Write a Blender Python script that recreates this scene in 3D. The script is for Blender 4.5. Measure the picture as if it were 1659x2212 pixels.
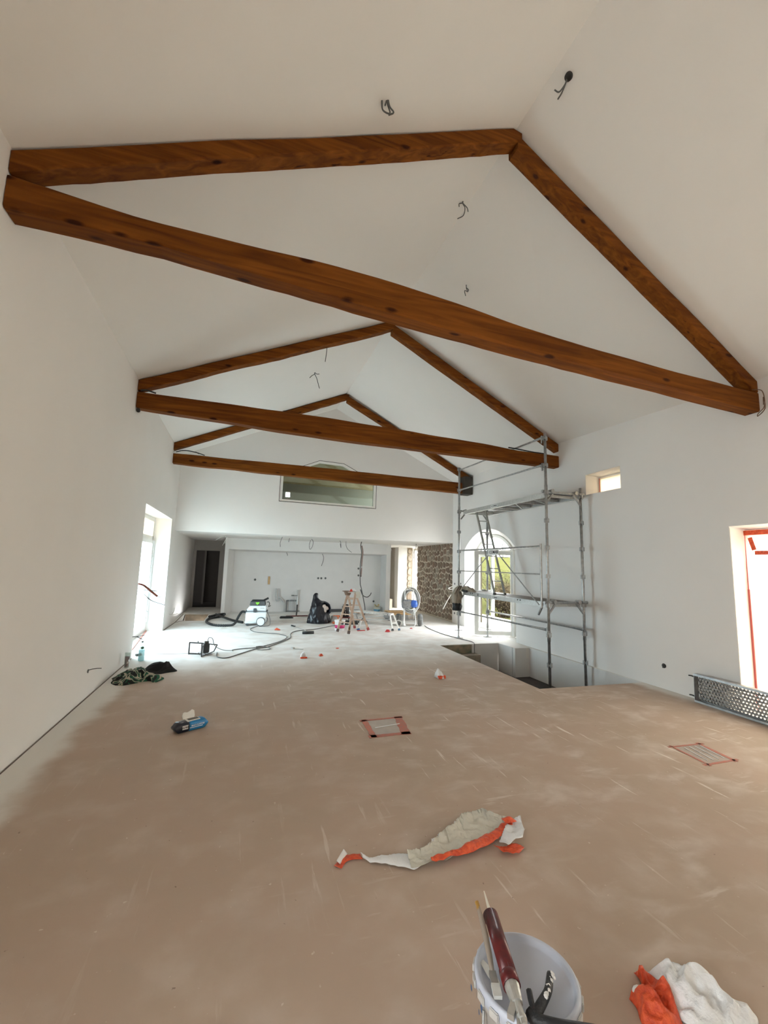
import bpy, bmesh, math, random
from mathutils import Vector, Matrix, noise
from mathutils.geometry import tessellate_polygon
random.seed(7)
V = Vector
scene = bpy.context.scene
COL = scene.collection
for o in list(bpy.data.objects): bpy.data.objects.remove(o)

# ------------------------------------------------------------------ camera
cam_d = bpy.data.cameras.new('camera'); cam = bpy.data.objects.new('camera', cam_d); COL.objects.link(cam)
F_PX = 918.26
cam_d.sensor_fit = 'VERTICAL'; cam_d.sensor_height = 24.0; cam_d.lens = 24.0 * F_PX / 2212.0
R_ = V((0.948471, -0.315722, 0.026875)); U_ = V((-0.064694, -0.109925, 0.991832)); W_ = V((0.310189, 0.942463, 0.124686))
M = Matrix.Identity(4)
for i in range(3):
    M[i][0] = R_[i]; M[i][1] = U_[i]; M[i][2] = -W_[i]
M[0][3], M[1][3], M[2][3] = 0, 0, 1.68
cam.matrix_world = M
cam_d.clip_start = 0.05; cam_d.clip_end = 500
scene.camera = cam

# ------------------------------------------------------------------ world, light, exposure
w = bpy.data.worlds.new('overcast'); scene.world = w; w.use_nodes = True
bg = w.node_tree.nodes['Background']; bg.inputs[0].default_value = (0.95, 0.975, 1.0, 1); bg.inputs[1].default_value = 11.0
def portal(loc, rot, sx, sy):
    d = bpy.data.lights.new('portal', 'AREA'); d.shape = 'RECTANGLE'; d.size = sx; d.size_y = sy
    d.cycles.is_portal = True
    o = bpy.data.objects.new('daylight_portal', d); o.location = loc; o.rotation_euler = rot; COL.objects.link(o)
H = math.pi / 2
portal((-2.35, 9.97, 1.35), (0, -H, 0), 2.8, 3.1)
portal((7.25, 10.2, 1.3), (0, H, 0), 2.9, 2.4)
portal((7.0, 15.7, 1.2), (0, H, 0), 2.5, 1.4)
portal((6.6, 2.2, 1.2), (0, H, 0), 2.4, 3.3)
portal((4.65, -3.75, 1.35), (H, 0, 0), 1.2, 2.6)
portal((-2.3, -.35, 1.3), (0, -H, 0), 2.5, 1.5)
scene.view_settings.view_transform = 'Standard'; scene.view_settings.look = 'None'
scene.view_settings.gamma = 1; scene.view_settings.use_curve_mapping = False
scene.view_settings.exposure = 0.69
cy = scene.cycles
cy.max_bounces = 14; cy.diffuse_bounces = 9; cy.transparent_max_bounces = 12; cy.glossy_bounces = 4; cy.transmission_bounces = 6
cy.use_denoising = True; cy.sample_clamp_indirect = 6; cy.caustics_reflective = False; cy.caustics_refractive = False
cy.blur_glossy = 1.0

# ------------------------------------------------------------------ materials
def mat(name, col=(.8, .8, .8), rough=.6, metal=0, noise_=None, bump=0, nscale=20, spec=None, trans=0, coords='Object'):
    m = bpy.data.materials.new(name); m.use_nodes = True
    nt = m.node_tree; b = nt.nodes['Principled BSDF']
    b.inputs['Base Color'].default_value = (*col, 1); b.inputs['Roughness'].default_value = rough; b.inputs['Metallic'].default_value = metal
    if spec is not None: b.inputs['Specular IOR Level'].default_value = spec
    if trans: b.inputs['Transmission Weight'].default_value = trans
    if noise_ or bump:
        tc = nt.nodes.new('ShaderNodeTexCoord'); n = nt.nodes.new('ShaderNodeTexNoise')
        n.inputs['Scale'].default_value = nscale; n.inputs['Detail'].default_value = 5
        nt.links.new(tc.outputs[coords], n.inputs['Vector'])
        if noise_:
            r = nt.nodes.new('ShaderNodeValToRGB'); r.color_ramp.elements[0].position = .35; r.color_ramp.elements[1].position = .65
            r.color_ramp.elements[0].color = (*noise_, 1); r.color_ramp.elements[1].color = (*col, 1)
            nt.links.new(n.outputs[0], r.inputs[0]); nt.links.new(r.outputs[0], b.inputs['Base Color'])
        if bump:
            bp = nt.nodes.new('ShaderNodeBump'); bp.inputs['Strength'].default_value = bump; bp.inputs['Distance'].default_value = .02
            nt.links.new(n.outputs[0], bp.inputs['Height']); nt.links.new(bp.outputs[0], b.inputs['Normal'])
    return m
def nd(nt, t, **k):
    n = nt.nodes.new(t)
    for a, v in k.items(): setattr(n, a, v)
    return n
PL = (.81, .79, .765)
M_wall = mat('plaster', PL, .85, noise_=(.795, .775, .75), bump=.04, nscale=1.3, spec=.25)
M_ceil = mat('ceiling_plaster', (.78, .755, .72), .9, noise_=(.77, .745, .71), bump=.03, nscale=1.7, spec=.2)
M_white = mat('white_plaster', (.70, .685, .665), .85, spec=.25, noise_=(.675, .66, .64), nscale=3)
M_pvc = mat('white_frame', (.82, .81, .77), .35)
M_steel = mat('galvanised_steel', (.50, .50, .49), .38, .85, noise_=(.36, .36, .36), nscale=18)
M_alu = mat('aluminium', (.62, .62, .60), .42, .7, noise_=(.52, .52, .50), nscale=30)
M_dark = mat('dark_steel', (.05, .045, .04), .6, .3)
M_black = mat('black_rubber', (.015, .015, .015), .55)
M_cable = mat('grey_cable', (.11, .11, .105), .5)
M_wirew = mat('white_wire', (.7, .68, .64), .5)
M_orange = mat('orange_tape', (.82, .12, .035), .5, noise_=(.60, .06, .02), nscale=40, bump=.8)
M_orangep = mat('faded_red_tape', (.55, .18, .13), .7, noise_=(.42, .20, .16), nscale=22)
M_paper = mat('masking_paper', (.60, .585, .51), .7, bump=.6, nscale=17)
M_foil = mat('white_film', (.78, .79, .80), .4, bump=.7, nscale=26)
M_bark = mat('hedge_twig', (.03, .022, .015), .9, spec=0)

def wood(name, c1, c2, c3, along):
    m = bpy.data.materials.new(name); m.use_nodes = True; nt = m.node_tree; b = nt.nodes['Principled BSDF']
    tc = nd(nt, 'ShaderNodeTexCoord'); mp = nd(nt, 'ShaderNodeMapping')
    s = [9, 9, 9]; s[along] = .55
    mp.inputs['Scale'].default_value = s
    nt.links.new(tc.outputs['Generated' if False else 'Object'], mp.inputs[0])
    n = nd(nt, 'ShaderNodeTexNoise'); n.inputs['Scale'].default_value = 1.6; n.inputs['Detail'].default_value = 8; n.inputs['Distortion'].default_value = 1.2
    nt.links.new(mp.outputs[0], n.inputs['Vector'])
    r = nd(nt, 'ShaderNodeValToRGB'); e = r.color_ramp.elements
    e[0].position = .3; e[0].color = (*c3, 1); e[1].position = .7; e[1].color = (*c1, 1)
    k = e.new(.5); k.color = (*c2, 1)
    nt.links.new(n.outputs[0], r.inputs[0])
    # knots
    mp2 = nd(nt, 'ShaderNodeMapping'); s2 = [6, 6, 6]; s2[along] = 2.2; mp2.inputs['Scale'].default_value = s2
    nt.links.new(tc.outputs['Object'], mp2.inputs[0])
    vo = nd(nt, 'ShaderNodeTexVoronoi'); vo.inputs['Scale'].default_value = 1.0; nt.links.new(mp2.outputs[0], vo.inputs['Vector'])
    rk = nd(nt, 'ShaderNodeValToRGB'); rk.color_ramp.elements[0].position = .09; rk.color_ramp.elements[0].color = (.22, .15, .12, 1)
    rk.color_ramp.elements[1].position = .17; rk.color_ramp.elements[1].color = (1, 1, 1, 1)
    nt.links.new(vo.outputs['Distance'], rk.inputs[0])
    mx = nd(nt, 'ShaderNodeMix', data_type='RGBA', blend_type='MULTIPLY'); mx.inputs[0].default_value = 1
    nt.links.new(r.outputs[0], mx.inputs[6]); nt.links.new(rk.outputs[0], mx.inputs[7])
    # shakes (long thin cracks)
    mp3 = nd(nt, 'ShaderNodeMapping'); s3 = [14, 14, 14]; s3[along] = .35; mp3.inputs['Scale'].default_value = s3
    nt.links.new(tc.outputs['Object'], mp3.inputs[0])
    n3 = nd(nt, 'ShaderNodeTexNoise'); n3.inputs['Scale'].default_value = .8; n3.inputs['Detail'].default_value = 3; nt.links.new(mp3.outputs[0], n3.inputs['Vector'])
    r3 = nd(nt, 'ShaderNodeValToRGB'); r3.color_ramp.elements[0].position = .27; r3.color_ramp.elements[0].color = (.25, .18, .14, 1)
    r3.color_ramp.elements[1].position = .33; r3.color_ramp.elements[1].color = (1, 1, 1, 1); nt.links.new(n3.outputs[0], r3.inputs[0])
    mx2 = nd(nt, 'ShaderNodeMix', data_type='RGBA', blend_type='MULTIPLY'); mx2.inputs[0].default_value = 1
    nt.links.new(mx.outputs[2], mx2.inputs[6]); nt.links.new(r3.outputs[0], mx2.inputs[7])
    nt.links.new(mx2.outputs[2], b.inputs['Base Color']); b.inputs['Roughness'].default_value = .65; b.inputs['Specular IOR Level'].default_value = .12
    bp = nd(nt, 'ShaderNodeBump'); bp.inputs['Strength'].default_value = .35; bp.inputs['Distance'].default_value = .01
    nt.links.new(n.outputs[0], bp.inputs['Height']); nt.links.new(bp.outputs[0], b.inputs['Normal'])
    return m
M_wood = wood('stained_beam', (.235, .074, .010), (.165, .049, .006), (.098, .027, .004), 0)
M_ply = wood('bare_wood', (.62, .42, .22), (.55, .36, .18), (.45, .28, .14), 0)
M_lwood = wood('ladder_wood', (.56, .43, .34), (.47, .34, .26), (.34, .22, .15), 2)

def floor_mat():
    m = bpy.data.materials.new('dusty_screed'); m.use_nodes = True; nt = m.node_tree; b = nt.nodes['Principled BSDF']; L = nt.links.new
    tc = nd(nt, 'ShaderNodeTexCoord'); co = tc.outputs['Object']
    def N(scale, det=6, sc=(1, 1, 1), rot=0, dist=0, loc=(0, 0, 0)):
        mp = nd(nt, 'ShaderNodeMapping'); mp.inputs['Scale'].default_value = sc; mp.inputs['Rotation'].default_value = (0, 0, rot); mp.inputs['Location'].default_value = loc
        L(co, mp.inputs[0]); n = nd(nt, 'ShaderNodeTexNoise'); n.inputs['Scale'].default_value = scale; n.inputs['Detail'].default_value = det; n.inputs['Distortion'].default_value = dist
        L(mp.outputs[0], n.inputs['Vector']); return n.outputs[0]
    def ramp(v, a, c):
        r = nd(nt, 'ShaderNodeMapRange'); r.inputs[1].default_value = a; r.inputs[2].default_value = c; r.interpolation_type = 'SMOOTHSTEP'; L(v, r.inputs[0]); return r.outputs[0]
    def math_(op, a, c):
        k = nd(nt, 'ShaderNodeMath', operation=op)
        for i, x in enumerate((a, c)):
            if isinstance(x, (int, float)): k.inputs[i].default_value = x
            else: L(x, k.inputs[i])
        k.use_clamp = op != 'SUBTRACT' or False
        return k.outputs[0]
    def mix(f, a, c):
        x = nd(nt, 'ShaderNodeMix', data_type='RGBA'); L(f, x.inputs[0]) if not isinstance(f, float) else setattr(x.inputs[0], 'default_value', f)
        for i, q in ((6, a), (7, c)):
            if isinstance(q, tuple): x.inputs[i].default_value = (*q, 1)
            else: L(q, x.inputs[i])
        return x.outputs[2]
    base = mix(ramp(N(.9), .3, .7), (.49, .375, .30), (.46, .362, .285))
    base = mix(ramp(N(3.2, 8), .45, .85), base, (.57, .475, .40))
    sep = nd(nt, 'ShaderNodeSeparateXYZ'); L(co, sep.inputs[0]); X, Y = sep.outputs[0], sep.outputs[1]
    wob = math_('MULTIPLY', N(1.1, 4), 2.6)
    # trodden white dust, heavier towards the far end of the room
    yy = nd(nt, 'ShaderNodeMath', operation='ADD'); L(Y, yy.inputs[0]); L(wob, yy.inputs[1])
    far = ramp(yy.outputs[0], 7.4, 9.3)
    patch = ramp(N(2.3, 9, dist=.6), .40, .62)
    dust = math_('MULTIPLY', far, math_('ADD', .70, math_('MULTIPLY', patch, .30)))
    c = mix(dust, base, (.80, .785, .76))
    # pale dragged streaks
    xr = ramp(X, -1.0, 3.0)
    s1 = math_('MULTIPLY', ramp(N(2.2, 5, (9, .8, 1), -.28), .62, .70), ramp(N(1.5, 3, loc=(3, 1, 0)), .42, .62))
    c = mix(math_('MULTIPLY', math_('MULTIPLY', s1, .8), math_('ADD', xr, .12)), c, (.80, .75, .69))
    s2 = math_('MULTIPLY', ramp(N(3.1, 7, (1.1, 6, 1), .35), .585, .69), ramp(N(1.2, 3, loc=(7, 4, 0)), .50, .65))
    c = mix(math_('MULTIPLY', math_('MULTIPLY', s2, .5), xr), c, (.78, .72, .66))
    s3 = ramp(N(2.6, 9, (1, 1.6, 1), .4, dist=.3, loc=(9, 2, 0)), .50, .80)
    c = mix(math_('MULTIPLY', math_('MULTIPLY', s3, .75), xr), c, (.69, .61, .55))
    # specks
    sp = ramp(N(26, 2), .71, .78); c = mix(math_('MULTIPLY', sp, .55), c, (.75, .70, .62))
    sp2 = ramp(N(31, 2, loc=(5, 5, 0)), .745, .78); c = mix(math_('MULTIPLY', sp2, .6), c, (.16, .11, .085))
    # overspray of white wall paint along the walls
    wn = math_('MULTIPLY', N(2.6, 5), .34)
    xl = nd(nt, 'ShaderNodeMath', operation='ADD'); L(X, xl.inputs[0]); L(wn, xl.inputs[1])
    lft = math_('SUBTRACT', 1.0, ramp(xl.outputs[0], -1.33, -1.10))
    xr2 = nd(nt, 'ShaderNodeMath', operation='SUBTRACT'); L(X, xr2.inputs[0]); L(wn, xr2.inputs[1])
    rgt = ramp(xr2.outputs[0], 5.52, 5.72)
    c = mix(lft, c, (.74, .715, .67)); c = mix(math_('MULTIPLY', rgt, .85), c, (.74, .715, .67))
    L(c, b.inputs['Base Color']); b.inputs['Roughness'].default_value = .8; b.inputs['Specular IOR Level'].default_value = .3
    bp = nd(nt, 'ShaderNodeBump'); bp.inputs['Strength'].default_value = .25; bp.inputs['Distance'].default_value = .01
    L(N(9, 8), bp.inputs['Height']); L(bp.outputs[0], b.inputs['Normal'])
    return m
M_floor = floor_mat()

def thin_mat(name, tcol, gcol, gloss=.08, rough=.03, diff=0, dcol=(1, 1, 1), transl=0):
    m = bpy.data.materials.new(name); m.use_nodes = True; nt = m.node_tree; nt.nodes.clear(); L = nt.links.new
    out = nd(nt, 'ShaderNodeOutputMaterial'); t = nd(nt, 'ShaderNodeBsdfTransparent'); t.inputs[0].default_value = (*tcol, 1)
    g = nd(nt, 'ShaderNodeBsdfGlossy'); g.inputs[0].default_value = (*gcol, 1); g.inputs[1].default_value = rough
    mx = nd(nt, 'ShaderNodeMixShader'); mx.inputs[0].default_value = gloss; L(t.outputs[0], mx.inputs[1]); L(g.outputs[0], mx.inputs[2])
    o = mx.outputs[0]
    if diff or transl:
        d = nd(nt, 'ShaderNodeBsdfDiffuse'); d.inputs[0].default_value = (*dcol, 1); tr = nd(nt, 'ShaderNodeBsdfTranslucent'); tr.inputs[0].default_value = (*dcol, 1)
        m2 = nd(nt, 'ShaderNodeMixShader'); m2.inputs[0].default_value = transl; L(d.outputs[0], m2.inputs[1]); L(tr.outputs[0], m2.inputs[2])
        m3 = nd(nt, 'ShaderNodeMixShader'); m3.inputs[0].default_value = diff; L(o, m3.inputs[1]); L(m2.outputs[0], m3.inputs[2]); o = m3.outputs[0]
    L(o, out.inputs[0]); return m
M_glass = thin_mat('clear_glass', (.94, .95, .94), (1, 1, 1), .008)
M_cooltint = thin_mat('cool_light_tint', (.84, .955, 1.0), (.9, .95, 1), .06)  # tint put into the left door panes to cool the daylight
M_sheet = thin_mat('cream_masking_sheet', (1, 1, 1), (1, 1, 1), .1, .3, diff=1.0, dcol=(.86, .79, .66), transl=.45)
M_sheet2 = thin_mat('thin_cream_film', (.95, .88, .76), (1, 1, 1), .05, .3, diff=.86, dcol=(.93, .88, .80), transl=.55)  # pane of the added back window, tinted to warm its light
M_dimglass = thin_mat('grey_green_glass', (.72, .76, .72), (.8, .9, .88), .12, .05)

# ------------------------------------------------------------------ mesh helpers
def link(name, me, m=None, parent=None, smooth=False):
    o = bpy.data.objects.new(name, me); COL.objects.link(o)
    if m is not None:
        for q in (m if isinstance(m, (list, tuple)) else [m]): me.materials.append(q)
    if parent is not None: o.parent = parent
    if smooth:
        for p in me.polygons: p.use_smooth = True
    return o
def fin(name, bm, m=None, parent=None, smooth=False):
    bmesh.ops.recalc_face_normals(bm, faces=bm.faces)
    me = bpy.data.meshes.new(name); bm.to_mesh(me); bm.free()
    return link(name, me, m, parent, smooth)
def tag(o, label=None, cat=None, group=None, kind=None):
    for k, v in (('label', label), ('category', cat), ('group', group), ('kind', kind)):
        if v: o[k] = v
    return o
def thing(name, loc, label, cat, group=None, rz=0):
    o = bpy.data.objects.new(name, None); COL.objects.link(o); o.location = loc; o.rotation_euler = (0, 0, rz); o.empty_display_size = .1
    return tag(o, label, cat, group)
def box(bm, c, s, rz=0, mi=0, bev=0):
    r = bmesh.ops.create_cube(bm, size=1, matrix=Matrix.Translation(c) @ Matrix.Rotation(rz, 4, 'Z') @ Matrix.Diagonal((*s, 1)))
    fs = {f for v in r['verts'] for f in v.link_faces}
    for f in fs: f.material_index = mi
    if bev:
        es = list({e for v in r['verts'] for e in v.link_edges}); rr = bmesh.ops.bevel(bm, geom=es, offset=bev, segments=2, affect='EDGES')
        for f in rr['faces']: f.material_index = mi
def bar(bm, a, b, r, r2=None, n=8, mi=0, cap=True):
    a, b = V(a), V(b); d = b - a
    q = d.to_track_quat('Z', 'Y').to_matrix().to_4x4()
    x = bmesh.ops.create_cone(bm, cap_ends=cap, segments=n, radius1=r, radius2=r if r2 is None else r2, depth=d.length, matrix=Matrix.Translation((a + b) / 2) @ q)
    for f in {f for v in x['verts'] for f in v.link_faces}: f.material_index = mi
def rbar(bm, a, b, w_, h_, up=(0, 0, 1), mi=0):
    a, b = V(a), V(b); d = (b - a).normalized(); s = d.cross(V(up)).normalized(); u = s.cross(d)
    vs = [bm.verts.new(p + s * x * w_ / 2 + u * y * h_ / 2) for p in (a, b) for x, y in ((-1, -1), (1, -1), (1, 1), (-1, 1))]
    for f in ((0, 1, 2, 3), (7, 6, 5, 4), (0, 4, 5, 1), (1, 5, 6, 2), (2, 6, 7, 3), (3, 7, 4, 0)):
        bm.faces.new([vs[i] for i in f]).material_index = mi
def smoothpts(P, k=6):
    P = [V(p) for p in P]
    if len(P) < 3: return P
    Q = [2 * P[0] - P[1]] + P + [2 * P[-1] - P[-2]]; out = []
    for i in range(1, len(Q) - 2):
        p0, p1, p2, p3 = Q[i - 1:i + 3]
        for j in range(k):
            t = j / k
            out.append(.5 * ((2 * p1) + (-p0 + p2) * t + (2 * p0 - 5 * p1 + 4 * p2 - p3) * t * t + (-p0 + 3 * p1 - 3 * p2 + p3) * t ** 3))
    out.append(P[-1]); return out
def tube(bm, P, r, n=6, k=6, mi=0, closed=False):
    P = smoothpts(P, k); rings = []
    for i, p in enumerate(P):
        d = (P[min(i + 1, len(P) - 1)] - P[max(i - 1, 0)])
        if d.length < 1e-7: d = V((0, 0, 1))
        d.normalize(); s = d.cross(V((0, 0, 1)))
        if s.length < .05: s = d.cross(V((0, 1, 0)))
        s.normalize(); u = s.cross(d)
        rr = r(i / (len(P) - 1)) if callable(r) else r
        rings.append([bm.verts.new(p + (s * math.cos(a) + u * math.sin(a)) * rr) for a in [2 * math.pi * j / n for j in range(n)]])
    for A, B in zip(rings, rings[1:]):
        for j in range(n):
            bm.faces.new((A[j], A[(j + 1) % n], B[(j + 1) % n], B[j])).material_index = mi
    for ring in (rings[0][::-1], rings[-1]): bm.faces.new(ring).material_index = mi
def lathe(bm, prof, c=(0, 0, 0), n=24, mi=0, mat4=None):
    rings = []
    for r, z in prof:
        rings.append([bm.verts.new((c[0] + max(r, 1e-4) * math.cos(2 * math.pi * j / n), c[1] + max(r, 1e-4) * math.sin(2 * math.pi * j / n), c[2] + z)) for j in range(n)])
    if mat4 is not None:
        for ring in rings:
            for v in ring: v.co = mat4 @ v.co
    for A, B in zip(rings, rings[1:]):
        for j in range(n): bm.faces.new((A[j], A[(j + 1) % n], B[(j + 1) % n], B[j])).material_index = mi
    bm.faces.new(rings[0][::-1]).material_index = mi; bm.faces.new(rings[-1]).material_index = mi
def slab(name, outer, holes, to3d, thick, m, holes_out=None, parent=None):
    """a flat wall, floor or ceiling with real thickness; holes are cut right through and get their reveals"""
    bm = bmesh.new(); holes_out = holes_out or holes
    for side in (0, 1):
        loops = [outer] + (holes if side == 0 else holes_out)
        P = [[to3d(p, side * thick) for p in lp] for lp in loops]
        vs = [[bm.verts.new(p) for p in lp] for lp in P]; flat = [v for lp in vs for v in lp]
        flat2d = [[V((p[0], p[1], 0)) for p in lp] for lp in loops]
        for t in tessellate_polygon(flat2d):
            try: bm.faces.new([flat[i] for i in t])
            except ValueError: pass
        if side == 0: front = vs
        else:
            for A, B in zip(front, vs):
                for i in range(len(A)):
                    j = (i + 1) % len(A); bm.faces.new((A[i], A[j], B[j], B[i]))
    o = fin(name, bm, m, parent); o['kind'] = 'structure'; return o
def rect(a, b, c, d): return [(a, c), (b, c), (b, d), (a, d)]
def nz(p, s=1, o=0): return noise.noise(V(p) * s + V((o, o * 1.7, o * .3)))

# ================================================================== STRUCTURE
XR = lambda y: 6.025 + .037 * (y - 6)          # right wall, slightly splayed in plan
prof = [(-3.6, 4.45, 2.48, 6.27, 3.86), (3.3, 4.45, 2.44, 6.25, 4.09), (7.05, 4.415, 2.39, 6.235, 4.285), (10.75, 4.41, 2.41, 6.28, 4.335), (12.0, 4.405, 2.38, 6.255, 4.385)]
def lerp_prof(y):
    for a, b in zip(prof, prof[1:]):
        if a[0] <= y <= b[0]:
            t = (y - a[0]) / (b[0] - a[0]); return [p + (q - p) * t for p, q in zip(a, b)][1:]
    return prof[-1][1:]
XL = -1.68
# floor with its stair opening and the small pit by the corridor
hole = [(4.13, 5.27), (5.985, 5.2), (6.02, 7.98), (5.66, 8.0), (5.66, 8.62), (4.18, 8.6)]
pit = [(-1.45, 13.25), (-.9, 13.2), (-.87, 14.75), (-1.58, 14.85)]
slab('floor', rect(-3.2, 7.7, -4.2, 20.6), [hole, pit], lambda p, t: V((p[0], p[1], -t)), .22, M_floor)

# ceiling: two sloping sides
def ceiling_mesh():
    bm = bmesh.new(); rows = []
    for (y, el, rx, rz, er) in prof:
        ys = y + (.02 if y > 11 else 0)
        rows.append([[bm.verts.new((x, ys, z + t)) for x, z in ((XL - .5, el - .5 * (rz - el) / (rx - XL)), (XL, el), (rx, rz), (XR(y), er), (XR(y) + .6, er - .34))] for t in (0, .25)])
    for A, B in zip(rows, rows[1:]):
        for t in (0, 1):
            for i in range(4): bm.faces.new((A[t][i], A[t][i + 1], B[t][i + 1], B[t][i]))
        for i in (0, 4): bm.faces.new((A[0][i], B[0][i], B[1][i], A[1][i]))
    for R in (rows[0], rows[-1]):
        for i in range(4): bm.faces.new((R[0][i], R[0][i + 1], R[1][i + 1], R[1][i]))
    return fin('ceiling', bm, M_ceil)
ceiling_mesh()['kind'] = 'structure'
slab('ceiling', rect(-2.2, 7.4, 12.3, 20.5), [], lambda p, t: V((p[0], p[1], 2.43 + t)), .2, M_ceil)

# left wall with the tall glazed door opening and an added, unseen light opening
topL = [(y, e[0]) for y, e in [(p[0], lerp_prof(p[0])) for p in prof][::-1]]
slab('wall_left', [(-4.1, 0), (17.0, 0), (17.0, 2.43), (12.0, 2.43)] + topL + [(-4.1, 4.45)], [rect(8.46, 11.47, .004, 2.665), rect(-1.0, .3, .1, 2.5)],
     lambda p, t: V((XL - t, p[0], p[1])), .47, M_wall)
# right wall: big opening near, small high window, arched door
def arch(y0, y1, zs, zt, n=14, z0=.004):
    c = (y0 + y1) / 2; P = [(y0, z0), (y1, z0)]
    hw = (y1 - y0) / 2; rise = zt - zs; R = (hw * hw + rise * rise) / (2 * rise); zc = zt - R; a = math.asin(min(1, hw / R))
    for i in range(n + 1):
        t = a - 2 * a * i / n; P.append((c + R * math.sin(t), zc + R * math.cos(t)))
    return P
arch_in = arch(8.60, 11.19, 2.20, 2.72); arch_out = arch(9.22, 11.19, 2.12, 2.60)
topR = [(p[0], p[4]) for p in prof][::-1]
slab('wall_right', [(-4.1, 0), (12.0, 0)] + topR + [(-4.1, 3.85)], [rect(.5, 3.79, .004, 2.30), rect(5.47, 6.27, 3.09, 3.47), arch_in],
     lambda p, t: V((XR(p[0]) + t, p[0], p[1])), .42, M_wall, holes_out=[rect(.5, 3.80, .004, 2.27), rect(5.5, 6.24, 3.12, 3.44), arch_out])
# back wall behind the photographer with an unseen opening added to let light in
slab('wall_back', [(-1.9, 0), (6.4, 0), (6.4, 3.8), (2.48, 6.3), (-1.9, 4.5)], [rect(4.1, 5.2, .1, 2.6)],
     lambda p, t: V((p[0], -3.4 - t, p[1])), .3, M_wall)
# gable wall above the kitchen with the polygonal window
gw = [(.90, 3.385), (3.66, 3.36), (3.67, 4.13), (2.66, 4.60), (1.96, 4.62), (.905, 4.16)]
slab('wall_gable', [(XL - .3, 2.43), (6.6, 2.43), (6.6, 4.2), (6.25, 4.385), (2.38, 6.255), (XL, 4.405), (XL - .3, 4.2)], [gw],
     lambda p, t: V((p[0], 12.0 + t, p[1])), .3, M_wall)
M_shaded = mat('shaded_plaster', (.44, .41, .37), .9)  # shade of the corridor and side passage put into a darker plaster colour
# niche wall of the future kitchen
slab('wall_niche', [(-.53, 0), (5.11, 0), (5.11, 2.43), (-.53, 2.43)], [rect(-.42, 4.95, .004, 2.07)],
     lambda p, t: V((p[0], 14.6 + t, p[1])), .70, M_white, holes_out=[rect(-.25, 4.97, .004, 2.03)])
slab('wall_niche', rect(-.53, 5.11, 0, 2.43), [], lambda p, t: V((p[0], 15.301 + t, p[1])), .15, M_white)
slab('wall_corridor', rect(15.3, 17.0, 0, 2.43), [], lambda p, t: V((-.53 + t, p[0], p[1])), .12, M_shaded)
slab('wall_corridor', rect(15.3, 20.3, 0, 2.43), [], lambda p, t: V((5.11 - t, p[0], p[1])), .12, M_shaded)
slab('wall_corridor', rect(-2.1, -.4, 0, 2.43), [rect(-1.59, -.79, .004, 2.05)], lambda p, t: V((p[0], 17.0 + t, p[1])), .14, M_shaded)
# unlit room beyond the corridor doorway
M_darkwall = mat('unlit_store_dark', (.035, .03, .026), .9)  # near-black colour stands in for the lack of light in there
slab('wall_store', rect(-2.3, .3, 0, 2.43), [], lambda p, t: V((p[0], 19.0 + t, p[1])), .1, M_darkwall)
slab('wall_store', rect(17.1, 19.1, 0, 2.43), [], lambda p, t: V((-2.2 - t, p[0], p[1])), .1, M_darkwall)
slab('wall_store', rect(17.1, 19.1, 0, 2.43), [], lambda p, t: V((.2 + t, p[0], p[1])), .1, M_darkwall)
bm = bmesh.new(); box(bm, (-1.36, 18.2, 1.2), (.07, .07, 2.4)); tag(fin('trim_1', bm, mat('stud', (.07, .062, .055), .7)), kind='structure')
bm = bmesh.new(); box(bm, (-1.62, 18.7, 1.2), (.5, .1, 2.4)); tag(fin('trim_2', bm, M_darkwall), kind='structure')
# far right: white return, side passage
slab('wall_return', rect(6.03, 6.41, 0, 2.43), [], lambda p, t: V((p[0], 16.3 + t, p[1])), .4, M_white)
slab('wall_passage', rect(16.72, 17.28, 0, 2.43), [], lambda p, t: V((6.03 + t, p[0], p[1])), .1, M_shaded)
slab('wall_passage', rect(5.0, 7.5, 0, 2.43), [], lambda p, t: V((p[0], 17.3 + t, p[1])), .1, M_shaded)

# upper room behind the gable window
M_green = mat('dim_room_wall', (.46, .48, .455), .8)
slab('wall_loft', rect(-.5, 5.0, 2.6, 5.8), [rect(1.27, 1.42, 3.90, 4.07)], lambda p, t: V((p[0], 14.6 + t, p[1])), .08, M_green)
slab('wall_loft', rect(12.2, 14.7, 2.6, 5.8), [], lambda p, t: V((-.5 - t, p[0], p[1])), .08, M_green)
slab('wall_loft', rect(12.2, 14.7, 2.6, 5.8), [rect(12.8, 14.3, 3.0, 4.3)], lambda p, t: V((5.0 + t, p[0], p[1])), .08, M_green)  # unseen side opening added to light the loft
M_loftboard = mat('loft_board', (.62, .52, .34), .8, noise_=(.48, .40, .26), nscale=7)
slab('ceiling', [(-.5, 12.31), (5.0, 12.31), (5.0, 14.65), (-.5, 14.65)], [], lambda p, t: V((p[0], p[1], 4.66 + t - (p[1] - 12.3) * .13)), .08, M_loftboard)
slab('floor', rect(-.5, 5.0, 12.3, 14.65), [], lambda p, t: V((p[0], p[1], 2.72 - t)), .06, M_green)

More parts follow.
